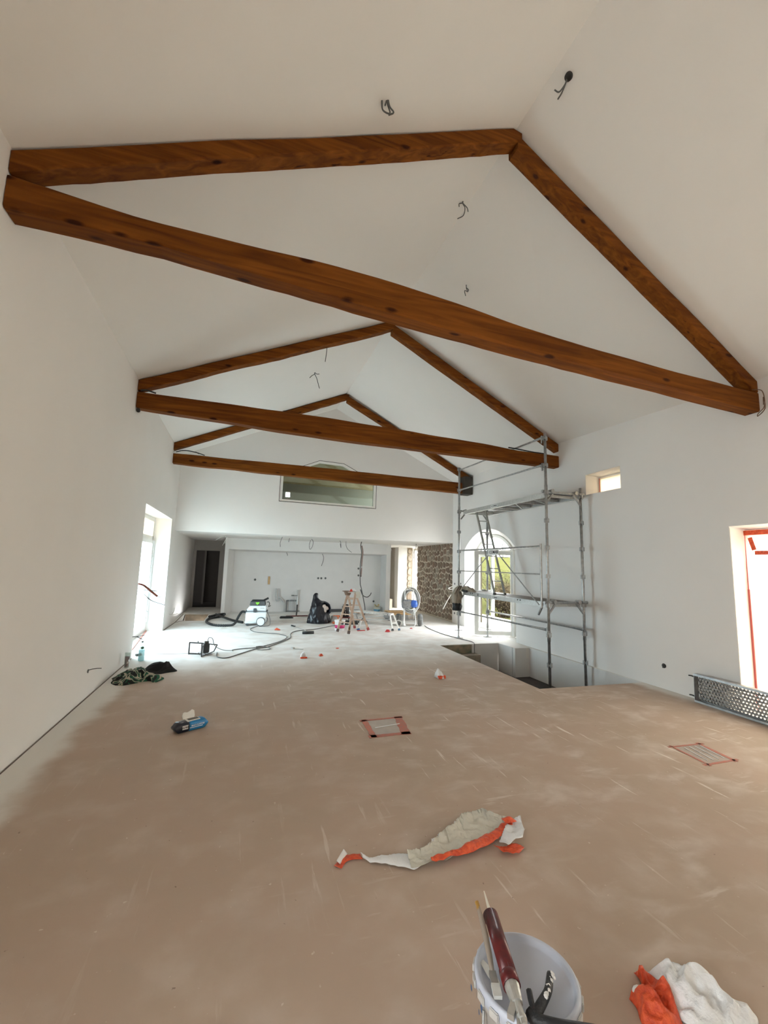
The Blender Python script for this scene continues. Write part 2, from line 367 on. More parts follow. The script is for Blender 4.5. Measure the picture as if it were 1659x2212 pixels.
# window and door joinery ------------------------------------------------
def ring_frame(bm, loop, to3d, w_, d0, d1, mi=0):
    """profile of width w_ running inside the closed 2D loop, from depth d0 to d1"""
    n = len(loop); c = V((sum(p[0] for p in loop) / n, sum(p[1] for p in loop) / n))
    inn = []
    area = sum(loop[i][0] * loop[(i + 1) % n][1] - loop[(i + 1) % n][0] * loop[i][1] for i in range(n)); sg = 1 if area > 0 else -1
    for i in range(n):
        a, b, d = V(loop[i - 1]), V(loop[i]), V(loop[(i + 1) % n])
        e1 = (b - a).normalized(); e2 = (d - b).normalized(); n1 = V((-e1.y, e1.x)) * sg; n2 = V((-e2.y, e2.x)) * sg
        k = (n1 + n2); k = k / max(.3, k.length_squared) * 2
        inn.append(b + k * w_)
    vs = [[bm.verts.new(to3d(p, d)) for p in lp] for d in (d0, d1) for lp in (loop, inn)]
    for i in range(n):
        j = (i + 1) % n
        for A, B in ((vs[0], vs[1]), (vs[1], vs[3]), (vs[3], vs[2]), (vs[2], vs[0])):
            bm.faces.new((A[i], A[j], B[j], B[i])).material_index = mi
    return inn
def pane(name, loop, to3d, d, m, parent):
    bm = bmesh.new(); vs = [bm.verts.new(to3d(p, d)) for p in loop]; vs2 = [bm.verts.new(to3d(p, d + .006)) for p in loop]
    bm.faces.new(vs); bm.faces.new(vs2[::-1])
    for i in range(len(loop)): bm.faces.new((vs[i], vs[(i + 1) % len(loop)], vs2[(i + 1) % len(loop)], vs2[i]))
    return fin(name, bm, m, parent)
def struct_empty(name, loc=(0, 0, 0)):
    o = bpy.data.objects.new(name, None); COL.objects.link(o); o.location = loc; o['kind'] = 'structure'; return o

# window_1 : gable window
t3 = lambda p, t: V((p[0], 12.0 + t, p[1]))
w1 = struct_empty('window_1')
bm = bmesh.new(); inn = ring_frame(bm, [(x, z) for x, z in gw], t3, .055, .012, .08); fin('frame', bm, M_pvc, w1)
bm = bmesh.new(); ring_frame(bm, [((x - 2.28) * 1.022 + 2.28, (z - 3.98) * 1.03 + 3.98) for x, z in gw], t3, .012, -.004, .01); fin('shadow_gap', bm, M_dark, w1)
pane('glass_pane', [tuple(p) for p in inn], t3, .045, M_dimglass, w1)

# door_1 : tall glazed door in the left wall
t3 = lambda p, t: V((XL - t, p[0], p[1]))
d1 = struct_empty('door_1')
bm = bmesh.new(); ring_frame(bm, rect(8.46, 11.47, .01, 2.66), t3, .09, .37, .45); box(bm, (XL - .41, 9.97, 2.18), (.08, 2.95, .09))
fin('frame', bm, M_pvc, d1)
for i, (a, b) in enumerate(((8.56, 9.97), (9.97, 11.37))):
    bm = bmesh.new(); inn = ring_frame(bm, rect(a, b, .11, 2.13), t3, .08, .35, .43); lf = fin('door_leaf', bm, M_pvc, d1)
    pane('glass_pane', [tuple(p) for p in inn], t3, .39, M_cooltint, lf)
    bm = bmesh.new(); box(bm, (XL - .33, (9.92, 10.02)[i], 1.05), (.03, .025, .13), bev=.005); fin('handle', bm, M_alu, lf)
    pane('transom_pane', rect(a, b, 2.23, 2.58), t3, .41, M_sheet, d1)
bm = bmesh.new()
tube(bm, [(XL - .345, 11.40 + .015 * math.sin(i * 1.3), 2.12 - i * .21) for i in range(10)], .02, n=6)
fin('masking_edge', bm, M_foil, d1)
bm = bmesh.new(); rbar(bm, (XL - .35, 11.44, .2), (XL - .35, 11.44, .75), .012, .03); rbar(bm, (XL - .33, 11.42, .015), (XL - .1, 8.6, .015), .03, .01); fin('tape', bm, M_orangep, d1)

# window_2 : wide masked opening at the right
t3 = lambda p, t: V((XR(p[0]) + t, p[0], p[1]))
w2 = struct_empty('window_2')
bm = bmesh.new(); ring_frame(bm, rect(.5, 3.80, .01, 2.27), t3, .09, .30, .38); box(bm, (XR(2.2) + .34, 2.15, 1.14), (.08, .09, 2.2)); fin('frame', bm, M_pvc, w2)
bm = bmesh.new(); g = {}
for i in range(41):
    for j in range(31):
        y = .55 + 3.22 * i / 40; z = .02 + 2.2 * j / 30
        fold = .018 * math.sin(y * 9 + .8 * math.sin(z * 2.2)) + .03 * nz((y, z, 0), 1.7) + .012 * nz((y, z, 3), 5)
        edge = min(1, (3.77 - y) / .12, (2.22 - z) / .08, (y - .5) / .1)
        g[i, j] = bm.verts.new((XR(y) + .275 - fold * edge - .012, y, z))
for i in range(40):
    for j in range(30): bm.faces.new((g[i, j], g[i + 1, j], g[i + 1, j + 1], g[i, j + 1]))
fin('masking_sheet', bm, M_sheet, w2, True)
M_redspray = mat('red_edge_stain', (.62, .16, .14), .8)
bm = bmesh.new()
rbar(bm, (XR(3.78) + .25, 3.775, .05), (XR(3.78) + .26, 3.775, 1.5), .02, .012, up=(1, 0, 0)); rbar(bm, (XR(3.78) + .26, 3.777, 1.5), (XR(3.78) + .27, 3.782, 2.2), .008, .006, up=(1, 0, 0))
fin('tape', bm, M_redspray, w2)
bm = bmesh.new(); rbar(bm, (XR(3.78) + .262, 3.79, 2.225), (XR(2) + .262, 2.0, 2.235), .012, .06)
rbar(bm, (XR(3.6) + .235, 3.70, 2.16), (XR(3.5) + .232, 3.655, 2.0), .006, .05, up=(0, 1, 0)); rbar(bm, (XR(3.6) + .235, 3.655, 1.965), (XR(3.4) + .235, 3.44, 1.965), .006, .05)
fin('orange_tape', bm, M_orange, w2)
# stained plaster edge on the far reveal
def stain_mat():
    m = mat('reveal_plaster', (.86, .82, .75), .85); nt = m.node_tree; b = nt.nodes['Principled BSDF']; L = nt.links.new
    tc = nd(nt, 'ShaderNodeTexCoord'); s = nd(nt, 'ShaderNodeSeparateXYZ'); L(tc.outputs['Object'], s.inputs[0])
    n = nd(nt, 'ShaderNodeTexNoise'); n.inputs['Scale'].default_value = 2.4; L(tc.outputs['Object'], n.inputs['Vector'])
    a = nd(nt, 'ShaderNodeMath', operation='MULTIPLY_ADD'); L(n.outputs[0], a.inputs[0]); a.inputs[1].default_value = .12; L(s.outputs[0], a.inputs[2])
    r = nd(nt, 'ShaderNodeMapRange'); r.inputs[1].default_value = XR(3.8) + .24; r.inputs[2].default_value = XR(3.8) + .335; L(a.outputs[0], r.inputs[0])
    z = nd(nt, 'ShaderNodeMapRange'); z.inputs[1].default_value = 1.95; z.inputs[2].default_value = 1.2; L(s.outputs[2], z.inputs[0])
    k = nd(nt, 'ShaderNodeMath', operation='MULTIPLY'); L(r.outputs[0], k.inputs[0]); L(z.outputs[0], k.inputs[1])
    x = nd(nt, 'ShaderNodeMix', data_type='RGBA'); L(k.outputs[0], x.inputs[0]); x.inputs[6].default_value = (.86, .82, .75, 1); x.inputs[7].default_value = (.66, .33, .32, 1)
    L(x.outputs[2], b.inputs['Base Color']); return m
bm = bmesh.new(); x0 = XR(3.79)
vs = [bm.verts.new(p) for p in ((x0 + .004, 3.785, .004), (x0 + .27, 3.785, .004), (x0 + .27, 3.785, 2.255), (x0 + .004, 3.785, 2.28), (x0 + .004, 3.789, .004), (x0 + .27, 3.789, .004), (x0 + .27, 3.789, 2.255), (x0 + .004, 3.789, 2.28))]
for f in ((0, 1, 2, 3), (7, 6, 5, 4), (0, 4, 5, 1), (1, 5, 6, 2), (2, 6, 7, 3), (3, 7, 4, 0)): bm.faces.new([vs[i] for i in f])
fin('reveal_plaster', bm, stain_mat(), w2)

# window_3 : small high window, masked
w3 = struct_empty('window_3')
bm = bmesh.new(); ring_frame(bm, rect(5.5, 6.24, 3.12, 3.44), t3, .04, .30, .36); fin('frame', bm, M_pvc, w3)
pane('masking_sheet', rect(5.5, 6.24, 3.15, 3.41), t3, .29, M_sheet, w3)
bm = bmesh.new(); rbar(bm, t3((5.5, 3.14), .28), t3((6.22, 3.14), .28), .006, .03); rbar(bm, t3((6.22, 3.14), .28), t3((6.22, 3.42), .28), .01, .006, up=(1, 0, 0)); fin('tape', bm, M_redspray, w3)

# door_2 : arched glazed door, right wall, one leaf swung open into the room
d2 = struct_empty('door_2')
bm = bmesh.new(); inn = ring_frame(bm, arch(9.22, 11.19, 2.12, 2.60, z0=.01), t3, .07, .36, .44); box(bm, (XR(10.2) + .40, 10.2, 2.13), (.08, 1.86, .07), -.037); fin('frame', bm, M_pvc, d2)
pane('fanlight_pane', [(y, z) for y, z in [tuple(p) for p in inn] if z > 1.5] + [(9.30, 2.16), (11.12, 2.16)][::-1][:0], t3, .40, M_glass, d2) if False else None
fl = [tuple(p) for p in arch(9.29, 11.12, 2.17, 2.54)][2:]; pane('fanlight_pane', fl, t3, .40, M_glass, d2)
def leaf(parent, hinge, ang, wd, z0, z1):
    """glazed leaf: hinge post at hinge, leaf direction at ang"""
    dx, dy = math.cos(ang), math.sin(ang)
    f = lambda p, t: V((hinge[0] + dx * p[0] - dy * t, hinge[1] + dy * p[0] + dx * t, p[1]))
    bm = bmesh.new(); inn = ring_frame(bm, rect(0, wd, z0, z1), f, .085, -.035, .035)
    # glazing bead
    ring_frame(bm, [tuple(p) for p in inn], f, .014, -.02, .02)
    lf = fin('door_leaf', bm, M_pvc, parent)
    pane('glass_pane', [tuple(p) for p in inn], f, -.003, M_glass, lf)
    bm = bmesh.new(); 
    for s in (-1, 1): bar(bm, f((wd - .04, 1.05), s * .035), f((wd - .04, 1.05), s * .075), .01); bar(bm, f((wd - .04, 1.05), s * .07), f((wd - .16, 1.05), s * .07), .009)
    fin('handle', bm, M_alu, lf)
    bm = bmesh.new(); ring_frame(bm, rect(.083, wd - .083, z0 + .083, z1 - .083), f, .006, -.012, .012); fin('gasket', bm, M_dark, lf)
    bm = bmesh.new()
    for z in (z0 + .2, (z0 + z1) / 2, z1 - .2): bar(bm, f((0, z - .05), 0), f((0, z + .05), 0), .014)
    fin('hinge', bm, M_alu, lf)
leaf(d2, (6.585, 9.30), math.atan2(.355, -.955), 1.0, .03, 2.12)
leaf(d2, (6.63, 11.14), math.atan2(-1, -.03), .86, .03, 2.10)
bm = bmesh.new(); tube(bm, [(6.50, 9.27, 2.1 - i * .23) for i in range(10)], lambda t: .008 + .006 * abs(math.sin(t * 23)), n=5); fin('sealing_foam', bm, M_foil, d2)

# door_3 : glazed side door by the stone wall
d3 = struct_empty('door_3')
bm = bmesh.new(); t4 = lambda p, t: V((6.36 + .037 * (p[0] - 15.05) + t, p[0], p[1]))
ring_frame(bm, rect(15.08, 16.29, .01, 2.40), t4, .08, .30, .37); fin('frame', bm, M_pvc, d3); pane('glass_pane', rect(15.15, 16.22, .08, 2.33), t4, .33, M_glass, d3)

# unseen window added behind the photographer to light the near room
for k, (a, b) in enumerate(((4.1, 5.2),)):
    wn = struct_empty('window_%d' % (4 + k)); tb = lambda p, t: V((p[0], -3.4 - t, p[1]))
    bm = bmesh.new(); ring_frame(bm, rect(a, b, .1, 2.6), tb, .08, .1, .18); box(bm, ((a + b) / 2, -3.54, 1.35), (.08, .08, 2.4)); fin('frame', bm, M_pvc, wn)
    pane('glass_pane', rect(a + .08, b - .08, .18, 2.52), tb, .13, M_sheet2, wn)

wn = struct_empty('window_5'); tb = lambda p, t: V((XL - t, p[0], p[1]))  # unseen window added to light the right wall and near floor
bm = bmesh.new(); ring_frame(bm, rect(-1.0, .3, .1, 2.5), tb, .08, .30, .38); box(bm, (XL - .34, -.35, 1.3), (.08, .08, 2.3)); fin('frame', bm, M_pvc, wn)
pane('glass_pane', rect(-.92, .22, .18, 2.42), tb, .34, M_glass, wn)
# ------------------------------------------------------------------ stone walls
M_mortar = mat('lime_mortar', (.50, .42, .32), .95, bump=.5, nscale=16, noise_=(.42, .35, .265))
stone_mats = [mat('fieldstone', c, .9, bump=.6, nscale=14, noise_=tuple(x * .72 for x in c)) for c in
              ((.27, .205, .15), (.23, .165, .118), (.31, .245, .185), (.20, .135, .095), (.34, .285, .22), (.25, .165, .118))]
XS = lambda y: 6.247 + .0355 * (y - 12)
sw = slab('wall_stone', rect(12.0, 15.05, 0, 2.43), [], lambda p, t: V((XS(p[0]) + t, p[0], p[1])), .34, M_mortar)
rs = random.Random(5)
# seeds in rough courses, then polygon cells by half plane clipping
seeds = []
z = .10
row = 0
while z < 2.44:
    hgt = rs.uniform(.155, .215); y = 12.0 + rs.uniform(-.1, .05)
    while y < 15.15:
        wd = rs.uniform(.15, .34); seeds.append((y + wd / 2, z + hgt / 2 - .1 + rs.uniform(-.07, .07))); y += wd
    z += hgt; row += 1
def cell(i):
    s = seeds[i]; P = [(s[0] - .5, s[1] - .5), (s[0] + .5, s[1] - .5), (s[0] + .5, s[1] + .5), (s[0] - .5, s[1] + .5)]
    def clip(P, nx, ny, d):
        out = []
        for k in range(len(P)):
            a, b = P[k - 1], P[k]; da = nx * a[0] + ny * a[1] - d; db = nx * b[0] + ny * b[1] - d
            if (da <= 0) != (db <= 0):
                t = da / (da - db); out.append((a[0] + (b[0] - a[0]) * t, a[1] + (b[1] - a[1]) * t))
            if db <= 0: out.append(b)
        return out
    for j, q in enumerate(seeds):
        if j == i or abs(q[0] - s[0]) > .8 or abs(q[1] - s[1]) > .8: continue
        nx, ny = q[0] - s[0], q[1] - s[1]; l = math.hypot(nx, ny); nx /= l; ny /= l
        P = clip(P, nx, ny, nx * (s[0] + q[0]) / 2 + ny * (s[1] + q[1]) / 2 - rs.uniform(.014, .026))
        if len(P) < 3: return None
    for nx, ny, d in ((-1, 0, -12.01), (1, 0, 15.04), (0, -1, -.06), (0, 1, 2.42)):
        P = clip(P, nx, ny, d)
        if len(P) < 3: return None
    return P
def stone_obj(P, to3d, parent, m, thick, depth_in=.03):
    n = len(P); cx = sum(p[0] for p in P) / n; cz = sum(p[1] for p in P) / n
    # round the corners by chaikin once
    Q = P
    for rep in range(1):
        Z = Q; Q = []
        for k in range(len(Z)):
            a, b = Z[k], Z[(k + 1) % len(Z)]
            Q += [(a[0] * .75 + b[0] * .25, a[1] * .75 + b[1] * .25), (a[0] * .25 + b[0] * .75, a[1] * .25 + b[1] * .75)]
    Q = [q for k, q in enumerate(Q) if math.hypot(q[0] - Q[k - 1][0], q[1] - Q[k - 1][1]) > .008]
    bm = bmesh.new(); n = len(Q)
    A = [bm.verts.new(to3d(q, depth_in)) for q in Q]; B = [bm.verts.new(to3d((q[0] * .97 + cx * .03, q[1] * .97 + cz * .03), -thick * .55)) for q in Q]
    C = [bm.verts.new(to3d((q[0] * .78 + cx * .22, q[1] * .78 + cz * .22), -thick * rs.uniform(.8, 1.2))) for q in Q]
    for R, S in ((A, B), (B, C)):
        for k in range(n): bm.faces.new((R[k], R[(k + 1) % n], S[(k + 1) % n], S[k]))
    bm.faces.new(C)
    return fin('stone', bm, m, parent)
for i in range(len(seeds)):
    P = cell(i)
    if P and len(P) >= 3:
        ar = abs(sum(P[k - 1][0] * P[k][1] - P[k][0] * P[k - 1][1] for k in range(len(P)))) / 2
        if ar > .004: stone_obj(P, lambda p, t: V((XS(p[0]) + t, p[0], p[1])), sw, rs.choice(stone_mats), rs.uniform(.018, .034))
M_pale = [mat('dressed_stone', c, .9, bump=.7, nscale=11, noise_=tuple(x * .7 for x in c)) for c in ((.50, .42, .33), (.42, .34, .26), (.56, .48, .38))]
sj = slab('wall_jamb', rect(6.41, 6.66, 0, 2.43), [], lambda p, t: V((p[0], 16.31 + t, p[1])), .3, M_mortar)
z = .02
while z < 2.38:
    h_ = min(rs.uniform(.19, .33), 2.41 - z); x1 = rs.uniform(6.6, 6.65)
    stone_obj([(6.42, z + .01), (x1, z + .01), (x1 - .004, z + h_ - .012), (6.425 + rs.uniform(0, .02), z + h_ - .012)], lambda p, t: V((p[0], 16.31 + t, p[1])), sj, rs.choice(M_pale + stone_mats[:1]), .05); z += h_

# ------------------------------------------------------------------ stair well
M_slate = mat('dark_step', (.075, .062, .055), .8, noise_=(.055, .045, .04), nscale=6)
M_conc = mat('rough_concrete', (.36, .29, .23), .95, bump=.6, nscale=9, noise_=(.24, .22, .17))
slab('wall_stair', rect(4.1, 5.68, -1.3, -.2), [], lambda p, t: V((p[0], 8.62 + t, p[1])), .1, M_white)
slab('wall_stair', rect(4.95, 5.68, -.24, -.004), [], lambda p, t: V((p[0], 8.605 + t, p[1])), .1, M_white)
slab('wall_stair', rect(8.09, 8.61, -1.3, -.004), [], lambda p, t: V((5.650 + t, p[0], p[1])), .1, M_white)
slab('wall_stair', rect(5.655, 6.1, -1.3, -.004), [], lambda p, t: V((p[0], 7.985 + t, p[1])), .1, M_white)
slab('wall_stair', rect(5.1, 8.05, -1.3, -.004), [], lambda p, t: V((5.975 + .0125 * (p[0] - 5.2) + t, p[0], p[1])), .05, M_white)
slab('wall_stair', rect(5.1, 8.7, -1.3, -.22), [], lambda p, t: V((4.12 - t, p[0], p[1])), .1, M_white)
slab('wall_stair', rect(4.0, 6.1, -1.3, -.22), [], lambda p, t: V((p[0], 5.24 - t, p[1])), .1, M_white)
slab('floor', rect(4.0, 6.2, 5.1, 8.8), [], lambda p, t: V((p[0], p[1], -.60 - t)), .15, M_slate)
st = thing('stair_flight', (4.6, 8.2, -.6), 'rough concrete steps going down at the far left corner of the stair opening', 'stairs')
def P_(bm): bmesh.ops.translate(bm, verts=bm.verts, vec=(-4.6, -8.2, .6)); return bm
bm = bmesh.new(); box(bm, (4.62, 8.48, -.39), (.86, .22, .40)); fin('step', P_(bm), M_conc, st)
bm = bmesh.new(); box(bm, (4.62, 8.24, -.495), (.9, .26, .20)); fin('step', P_(bm), M_slate, st)
bm = bmesh.new(); box(bm, (4.55, 8.585, -.095), (.8, .02, .18)); fin('riser', P_(bm), mat('stained_riser', (.34, .26, .18), .9, noise_=(.10, .12, .08), nscale=5, bump=.5), st)
# soil pit by the corridor
M_soil = mat('soil', (.10, .07, .045), .95, bump=.8, nscale=10, noise_=(.045, .032, .022))
slab('floor', rect(-1.7, -.8, 13.1, 14.95), [], lambda p, t: V((p[0], p[1], -.60 - t)), .1, M_soil)
M_board = mat('earth_face', (.17, .125, .08), .95, noise_=(.07, .055, .035), nscale=3, bump=.5)
slab('wall_pit', rect(-1.57, -.88, -.6, -.003), [], lambda p, t: V((p[0], 14.735 - (p[0] + .87) * .141 - t, p[1])), .02, M_board)
slab('wall_pit', rect(13.27, 14.8, -.6, -.003), [], lambda p, t: V((-1.44 - (p[0] - 13.25) * .081 + t, p[0], p[1])), .015, M_soil)
slab('floor', rect(-2.2, .2, 17.02, 19.0), [], lambda p, t: V((p[0], p[1], .006 - t)), .005, M_darkwall)  # dark sheet laid over the store floor in place of shade
# floor joints
M_joint = mat('joint', (.16, .13, .11), .9)
bm = bmesh.new(); rbar(bm, (-1.665, 2.2, .002), (-1.665, 8.4, .002), .012, .004); tag(fin('trim_3', bm, M_joint), kind='structure')
bm = bmesh.new(); rbar(bm, (-1.5, 8.74, .001), (-.8, 8.66, .001), .012, .004); rbar(bm, (-2.1, 8.8, .001), (-1.5, 8.74, .001), .01, .004); tag(fin('trim_4', bm, M_joint), kind='structure')
bm = bmesh.new()
for a, b in (((-1.60, 12.95), (-1.62, 14.86)), ((-1.60, 12.95), (-1.44, 13.27)), ((-1.66, 11.55), (-1.60, 12.95))): rbar(bm, (*a, .002), (*b, .002), .022, .006)
tag(fin('trim_5', bm, M_joint), kind='structure')

# ------------------------------------------------------------------ outside
def terrain():
    bm = bmesh.new(); g = {}
    n = 60
    for i in range(n + 1):
        for j in range(n + 1):
            d = 7.3 + (i / n) ** 1.8 * 110; a = math.radians(-25 + 117 * j / n)
            x = 7.1 + (d - 7.3) * math.cos(a); y = 10 + (d - 7.3) * math.sin(a) - 4 + 8 * j / n
            h = .12 if d < 12 else .12 + (d - 12) * .066 + .25 * nz((x, y, 0), .12) * min(1, (d - 12) / 10)
            if d > 70: h = 3.95 + .5 * nz((x, y, 0), .05)
            g[i, j] = bm.verts.new((x, y, h - .25))
    for i in range(n):
        for j in range(n): bm.faces.new((g[i, j], g[i + 1, j], g[i + 1, j + 1], g[i, j + 1]))
    return bm
M_grass = mat('pasture', (.060, .060, .022), .95, noise_=(.049, .049, .017), nscale=.5, spec=0)
hill = fin('ground', terrain(), M_grass, None, True); hill['kind'] = 'structure'
M_terr = mat('terrace', (.48, .46, .43), .9, noise_=(.42, .40, .37), nscale=3)
slab('floor', rect(6.4, 8.7, 5.0, 21.0), [], lambda p, t: V((p[0], p[1], -.03 - t)), .2, M_terr)
slab('floor', rect(-9.0, -2.0, 5.0, 18.0), [], lambda p, t: V((p[0], p[1], -.05 - t)), .2, mat('bounce_ground', (.66, .66, .65), .9, noise_=(.58, .58, .57), nscale=9))  # unseen ground made white to bounce light up to the ceiling
slab('floor', rect(6.25, 11.5, -4.0, 5.0), [], lambda p, t: V((p[0], p[1], -.05 - t)), .2, M_terr)
# old stone outbuilding seen through the glass
M_out = mat('outside_stone', (.075, .064, .048), .95, noise_=(.052, .045, .033), nscale=4, bump=.4, spec=0)
slab('wall_outside', rect(11.35, 12.9, -.1, 4.2), [], lambda p, t: V((6.9 + (p[0] - 11.35) * .6, p[0], p[1])) + V((-t * .8, t * .5, 0)), .4, M_out)
# bare bushes
def bush(loc, h, wd, seed, col_m, label, n=90):
    r = random.Random(seed); t = thing('bush', loc, label, 'bush', None)
    bm = bmesh.new(); tips = []
    for k in range(n):
        a = r.uniform(0, 6.28); l = h * r.uniform(.55, 1.0); sp = wd * r.uniform(.1, .5)
        P = [(0, 0, 0)]
        ba = r.uniform(0, 6.28); br_ = wd * .38 * r.random(); P[0] = (br_ * math.cos(ba), br_ * math.sin(ba), -.05)
        for q in (.35, .7, 1): P.append((P[0][0] + math.cos(a) * sp * q ** 1.3 + r.uniform(-.06, .06), P[0][1] + math.sin(a) * sp * q ** 1.3 + r.uniform(-.06, .06), l * q))
        tube(bm, P, lambda u: .012 * (1 - u * .75), n=3, k=2)
        for q in range(5):
            b = V(P[r.choice((1, 2, 3))]); tips.append(b + V((r.uniform(-.25, .25), r.uniform(-.25, .25), r.uniform(0, .3)))); bar(bm, b, tips[-1], .005, .002, n=3)
    tag(fin('twig', bm, M_bark, t), kind='stuff')
    bm = bmesh.new()
    for p in tips:
        for q in range(7):
            c = p + V((r.gauss(0, .08), r.gauss(0, .08), r.gauss(0, .08))); s = .035; u = V((r.gauss(0, 1), r.gauss(0, 1), r.gauss(0, 1))).normalized(); v_ = u.orthogonal().normalized()
            bm.faces.new([bm.verts.new(c + u * s), bm.verts.new(c + v_ * s * .5), bm.verts.new(c - u * s), bm.verts.new(c - v_ * s * .5)])
    tag(fin('leaf', bm, col_m, t), kind='stuff')
M_leafb = mat('dry_leaf', (.06, .046, .028), .9, spec=0); M_leafg = mat('olive_leaf', (.05, .052, .025), .9, spec=0)
bush((9.6, 14.1, -.12), 1.15, 1.3, 1, M_leafb, 'bare brown bush seen through the lower glass of the open arched door')
bush((11.3, 16.8, -.1), 1.5, 1.9, 2, M_leafg, 'olive green bush standing behind the bare one outside the arched door')
bush((9.6, 17.0, -.12), 1.2, 1.3, 3, M_leafb, 'low brown bush beside the outside stone wall beyond the arched door')
# conifers on the ridge
M_fir = mat('conifer', (.02, .024, .018), .95, spec=0)
def fir(loc, h, seed, label):
    r = random.Random(seed); t = thing('conifer', loc, label, 'tree', None)
    bm = bmesh.new(); bar(bm, (0, 0, 0), (0, 0, h), h * .018, h * .003, n=5); fin('trunk', bm, M_bark, t)
    bm = bmesh.new(); z = h * .15
    while z < h * .97:
        l = (h - z) * .34 * r.uniform(.7, 1.15) + .05
        for k in range(7):
            a = r.uniform(0, 6.28); rbar(bm, (0, 0, z), (math.cos(a) * l, math.sin(a) * l, z - l * .15), .45 * h / 8, .12 * h / 8)
        z += h * .055
    tag(fin('branch', bm, M_fir, t), kind='stuff')
fir((40.3, 60.0, 3.0), 3.9, 1, 'tallest dark conifer on the skyline above the arched door')
for k, (x, y, h, lb) in enumerate(((46.6, 66, 2.9, 'leftmost of the small dark conifers right of the tallest one'), (47.9, 66.4, 2.5, 'second small conifer right of the tallest one'), (50.0, 67.5, 2.8, 'third small conifer right of the tallest one'), (52.4, 68.5, 3.3, 'rightmost small conifer by the edge of the arch'))):
    fir((x, y, 3.1), h, 20 + k, lb)

# ================================================================== ROOF TRUSSES
def beam_mesh(top, bot, y0, y1, wob=.008, seed=0):
    """hewn timber running along X: top / bottom are polylines of (x, z), front face at y0(x), back at y0+width"""
    bm = bmesh.new(); xs = sorted({round(top[0][0] + (top[-1][0] - top[0][0]) * i / 40, 4) for i in range(41)})
    def ev(P, x):
        for a, b in zip(P, P[1:]):
            if a[0] <= x <= b[0] + 1e-6: t = (x - a[0]) / (b[0] - a[0]); return a[1] + (b[1] - a[1]) * t
        return P[-1][1] if x > P[-1][0] else P[0][1]
    x0, x1 = xs[0], xs[-1]; rings = []
    for x in xs:
        t = (x - x0) / (x1 - x0); yf = y0[0] + (y0[1] - y0[0]) * t; yb = yf + y1
        zt, zb = ev(top, x), ev(bot, x); n1 = wob * nz((x * 1.3, seed, 0)); n2 = wob * nz((x * 1.3, seed, 5)) + wob * .6 * nz((x * 6, seed, 9)); n3 = wob * nz((x * 1.1, seed, 8))
        c = .014
        rings.append([bm.verts.new(p) for p in ((x, yf + n3 + c, zt + n1), (x, yf + n3, zt + n1 - c), (x, yf + n3, zb + n2 + c), (x, yf + n3 + c, zb + n2), (x, yb + n3 - c, zb + n2), (x, yb + n3, zb + n2 + c), (x, yb + n3, zt + n1 - c), (x, yb + n3 - c, zt + n1))])
    for A, B in zip(rings, rings[1:]):
        for j in range(8): bm.faces.new((A[j], A[(j + 1) % 8], B[(j + 1) % 8], B[j]))
    bm.faces.new(rings[0]); bm.faces.new(rings[-1][::-1]); return bm
def truss(label, Yl, Yr, tie_top, tie_bot, eL, apex, eR, xr, tie_w, raf_v, raf_w, seed, capx):
    t = thing('roof_truss', (0, (Yl + Yr) / 2, 0), label, 'roof truss', 'stained timber roof trusses')
    def sh(bm): bmesh.ops.translate(bm, verts=bm.verts, vec=(0, -(Yl + Yr) / 2, 0)); return bm
    fin('tie_beam', sh(beam_mesh(tie_top, tie_bot, (Yl, Yr), tie_w, .012, seed)), M_wood, t)
    ym = (Yl + Yr) / 2
    ax, az = apex
    # left rafter runs past the ridge and laps over the right one
    zx = az - capx * (az - eR) / (xr - ax)
    fin('rafter', sh(beam_mesh([(XL + .005, eL), (ax, az), (ax + capx, zx)], [(XL + .005, eL - raf_v), (ax - .25, az - (ax - (ax - .25)) * (az - eL) / (ax - XL) - raf_v), (ax + capx, zx - .10)], (Yl, ym), raf_w, .014, seed + 3)), M_wood, t)
    sl = (az - eR) / (xr - ax)
    fin('rafter', sh(beam_mesh([(ax + .02, az - .05), (xr - .005, eR)], [(ax + .02, az - .05 - raf_v), (xr - .005, eR - raf_v)], (ym + .012, Yr), raf_w, .008, seed + 6)), M_wood, t)
    return t
truss('nearest and largest brown roof truss, crossing the whole upper picture', 3.27, 3.33,
      [(-1.675, 4.25), (-.83, 4.175), (1.07, 4.185), (2.85, 4.02), (4.5, 3.95), (5.92, 3.925)], [(-1.675, 4.005), (-.83, 4.0), (1.07, 3.875), (2.85, 3.79), (5.92, 3.68)],
      4.44, (2.43, 6.245), 4.085, XR(3.33), .18, .165, .165, 1, .06)
truss('middle brown roof truss, its right end meeting the top of the scaffold tower', 7.10, 6.995,
      [(-1.675, 4.214), (1.2, 4.196), (4.3, 4.08), (5.2, 4.03), (6.06, 4.015)], [(-1.675, 3.965), (1.2, 3.835), (4, 3.80), (6.06, 3.775)],
      4.405, (2.39, 6.225), 4.275, XR(7.0), .17, .17, .16, 11, .05)
t3_ = truss('farthest brown roof truss, just in front of the gable wall with the window', 10.75, 10.80,
      [(-1.675, 4.15), (1.88, 4.155), (6.19, 4.115)], [(-1.675, 3.915), (1.88, 3.855), (6.19, 3.81)],
      4.40, (2.41, 6.265), 4.325, XR(10.8), .18, .17, .16, 21, .06)
bm = bmesh.new(); box(bm, (6.05, .04, 4.03), (.26, .30, .52), bev=.006); fin('steel_shoe', bm, mat('blackened_steel', (.055, .045, .035), .55, .4), t3_)

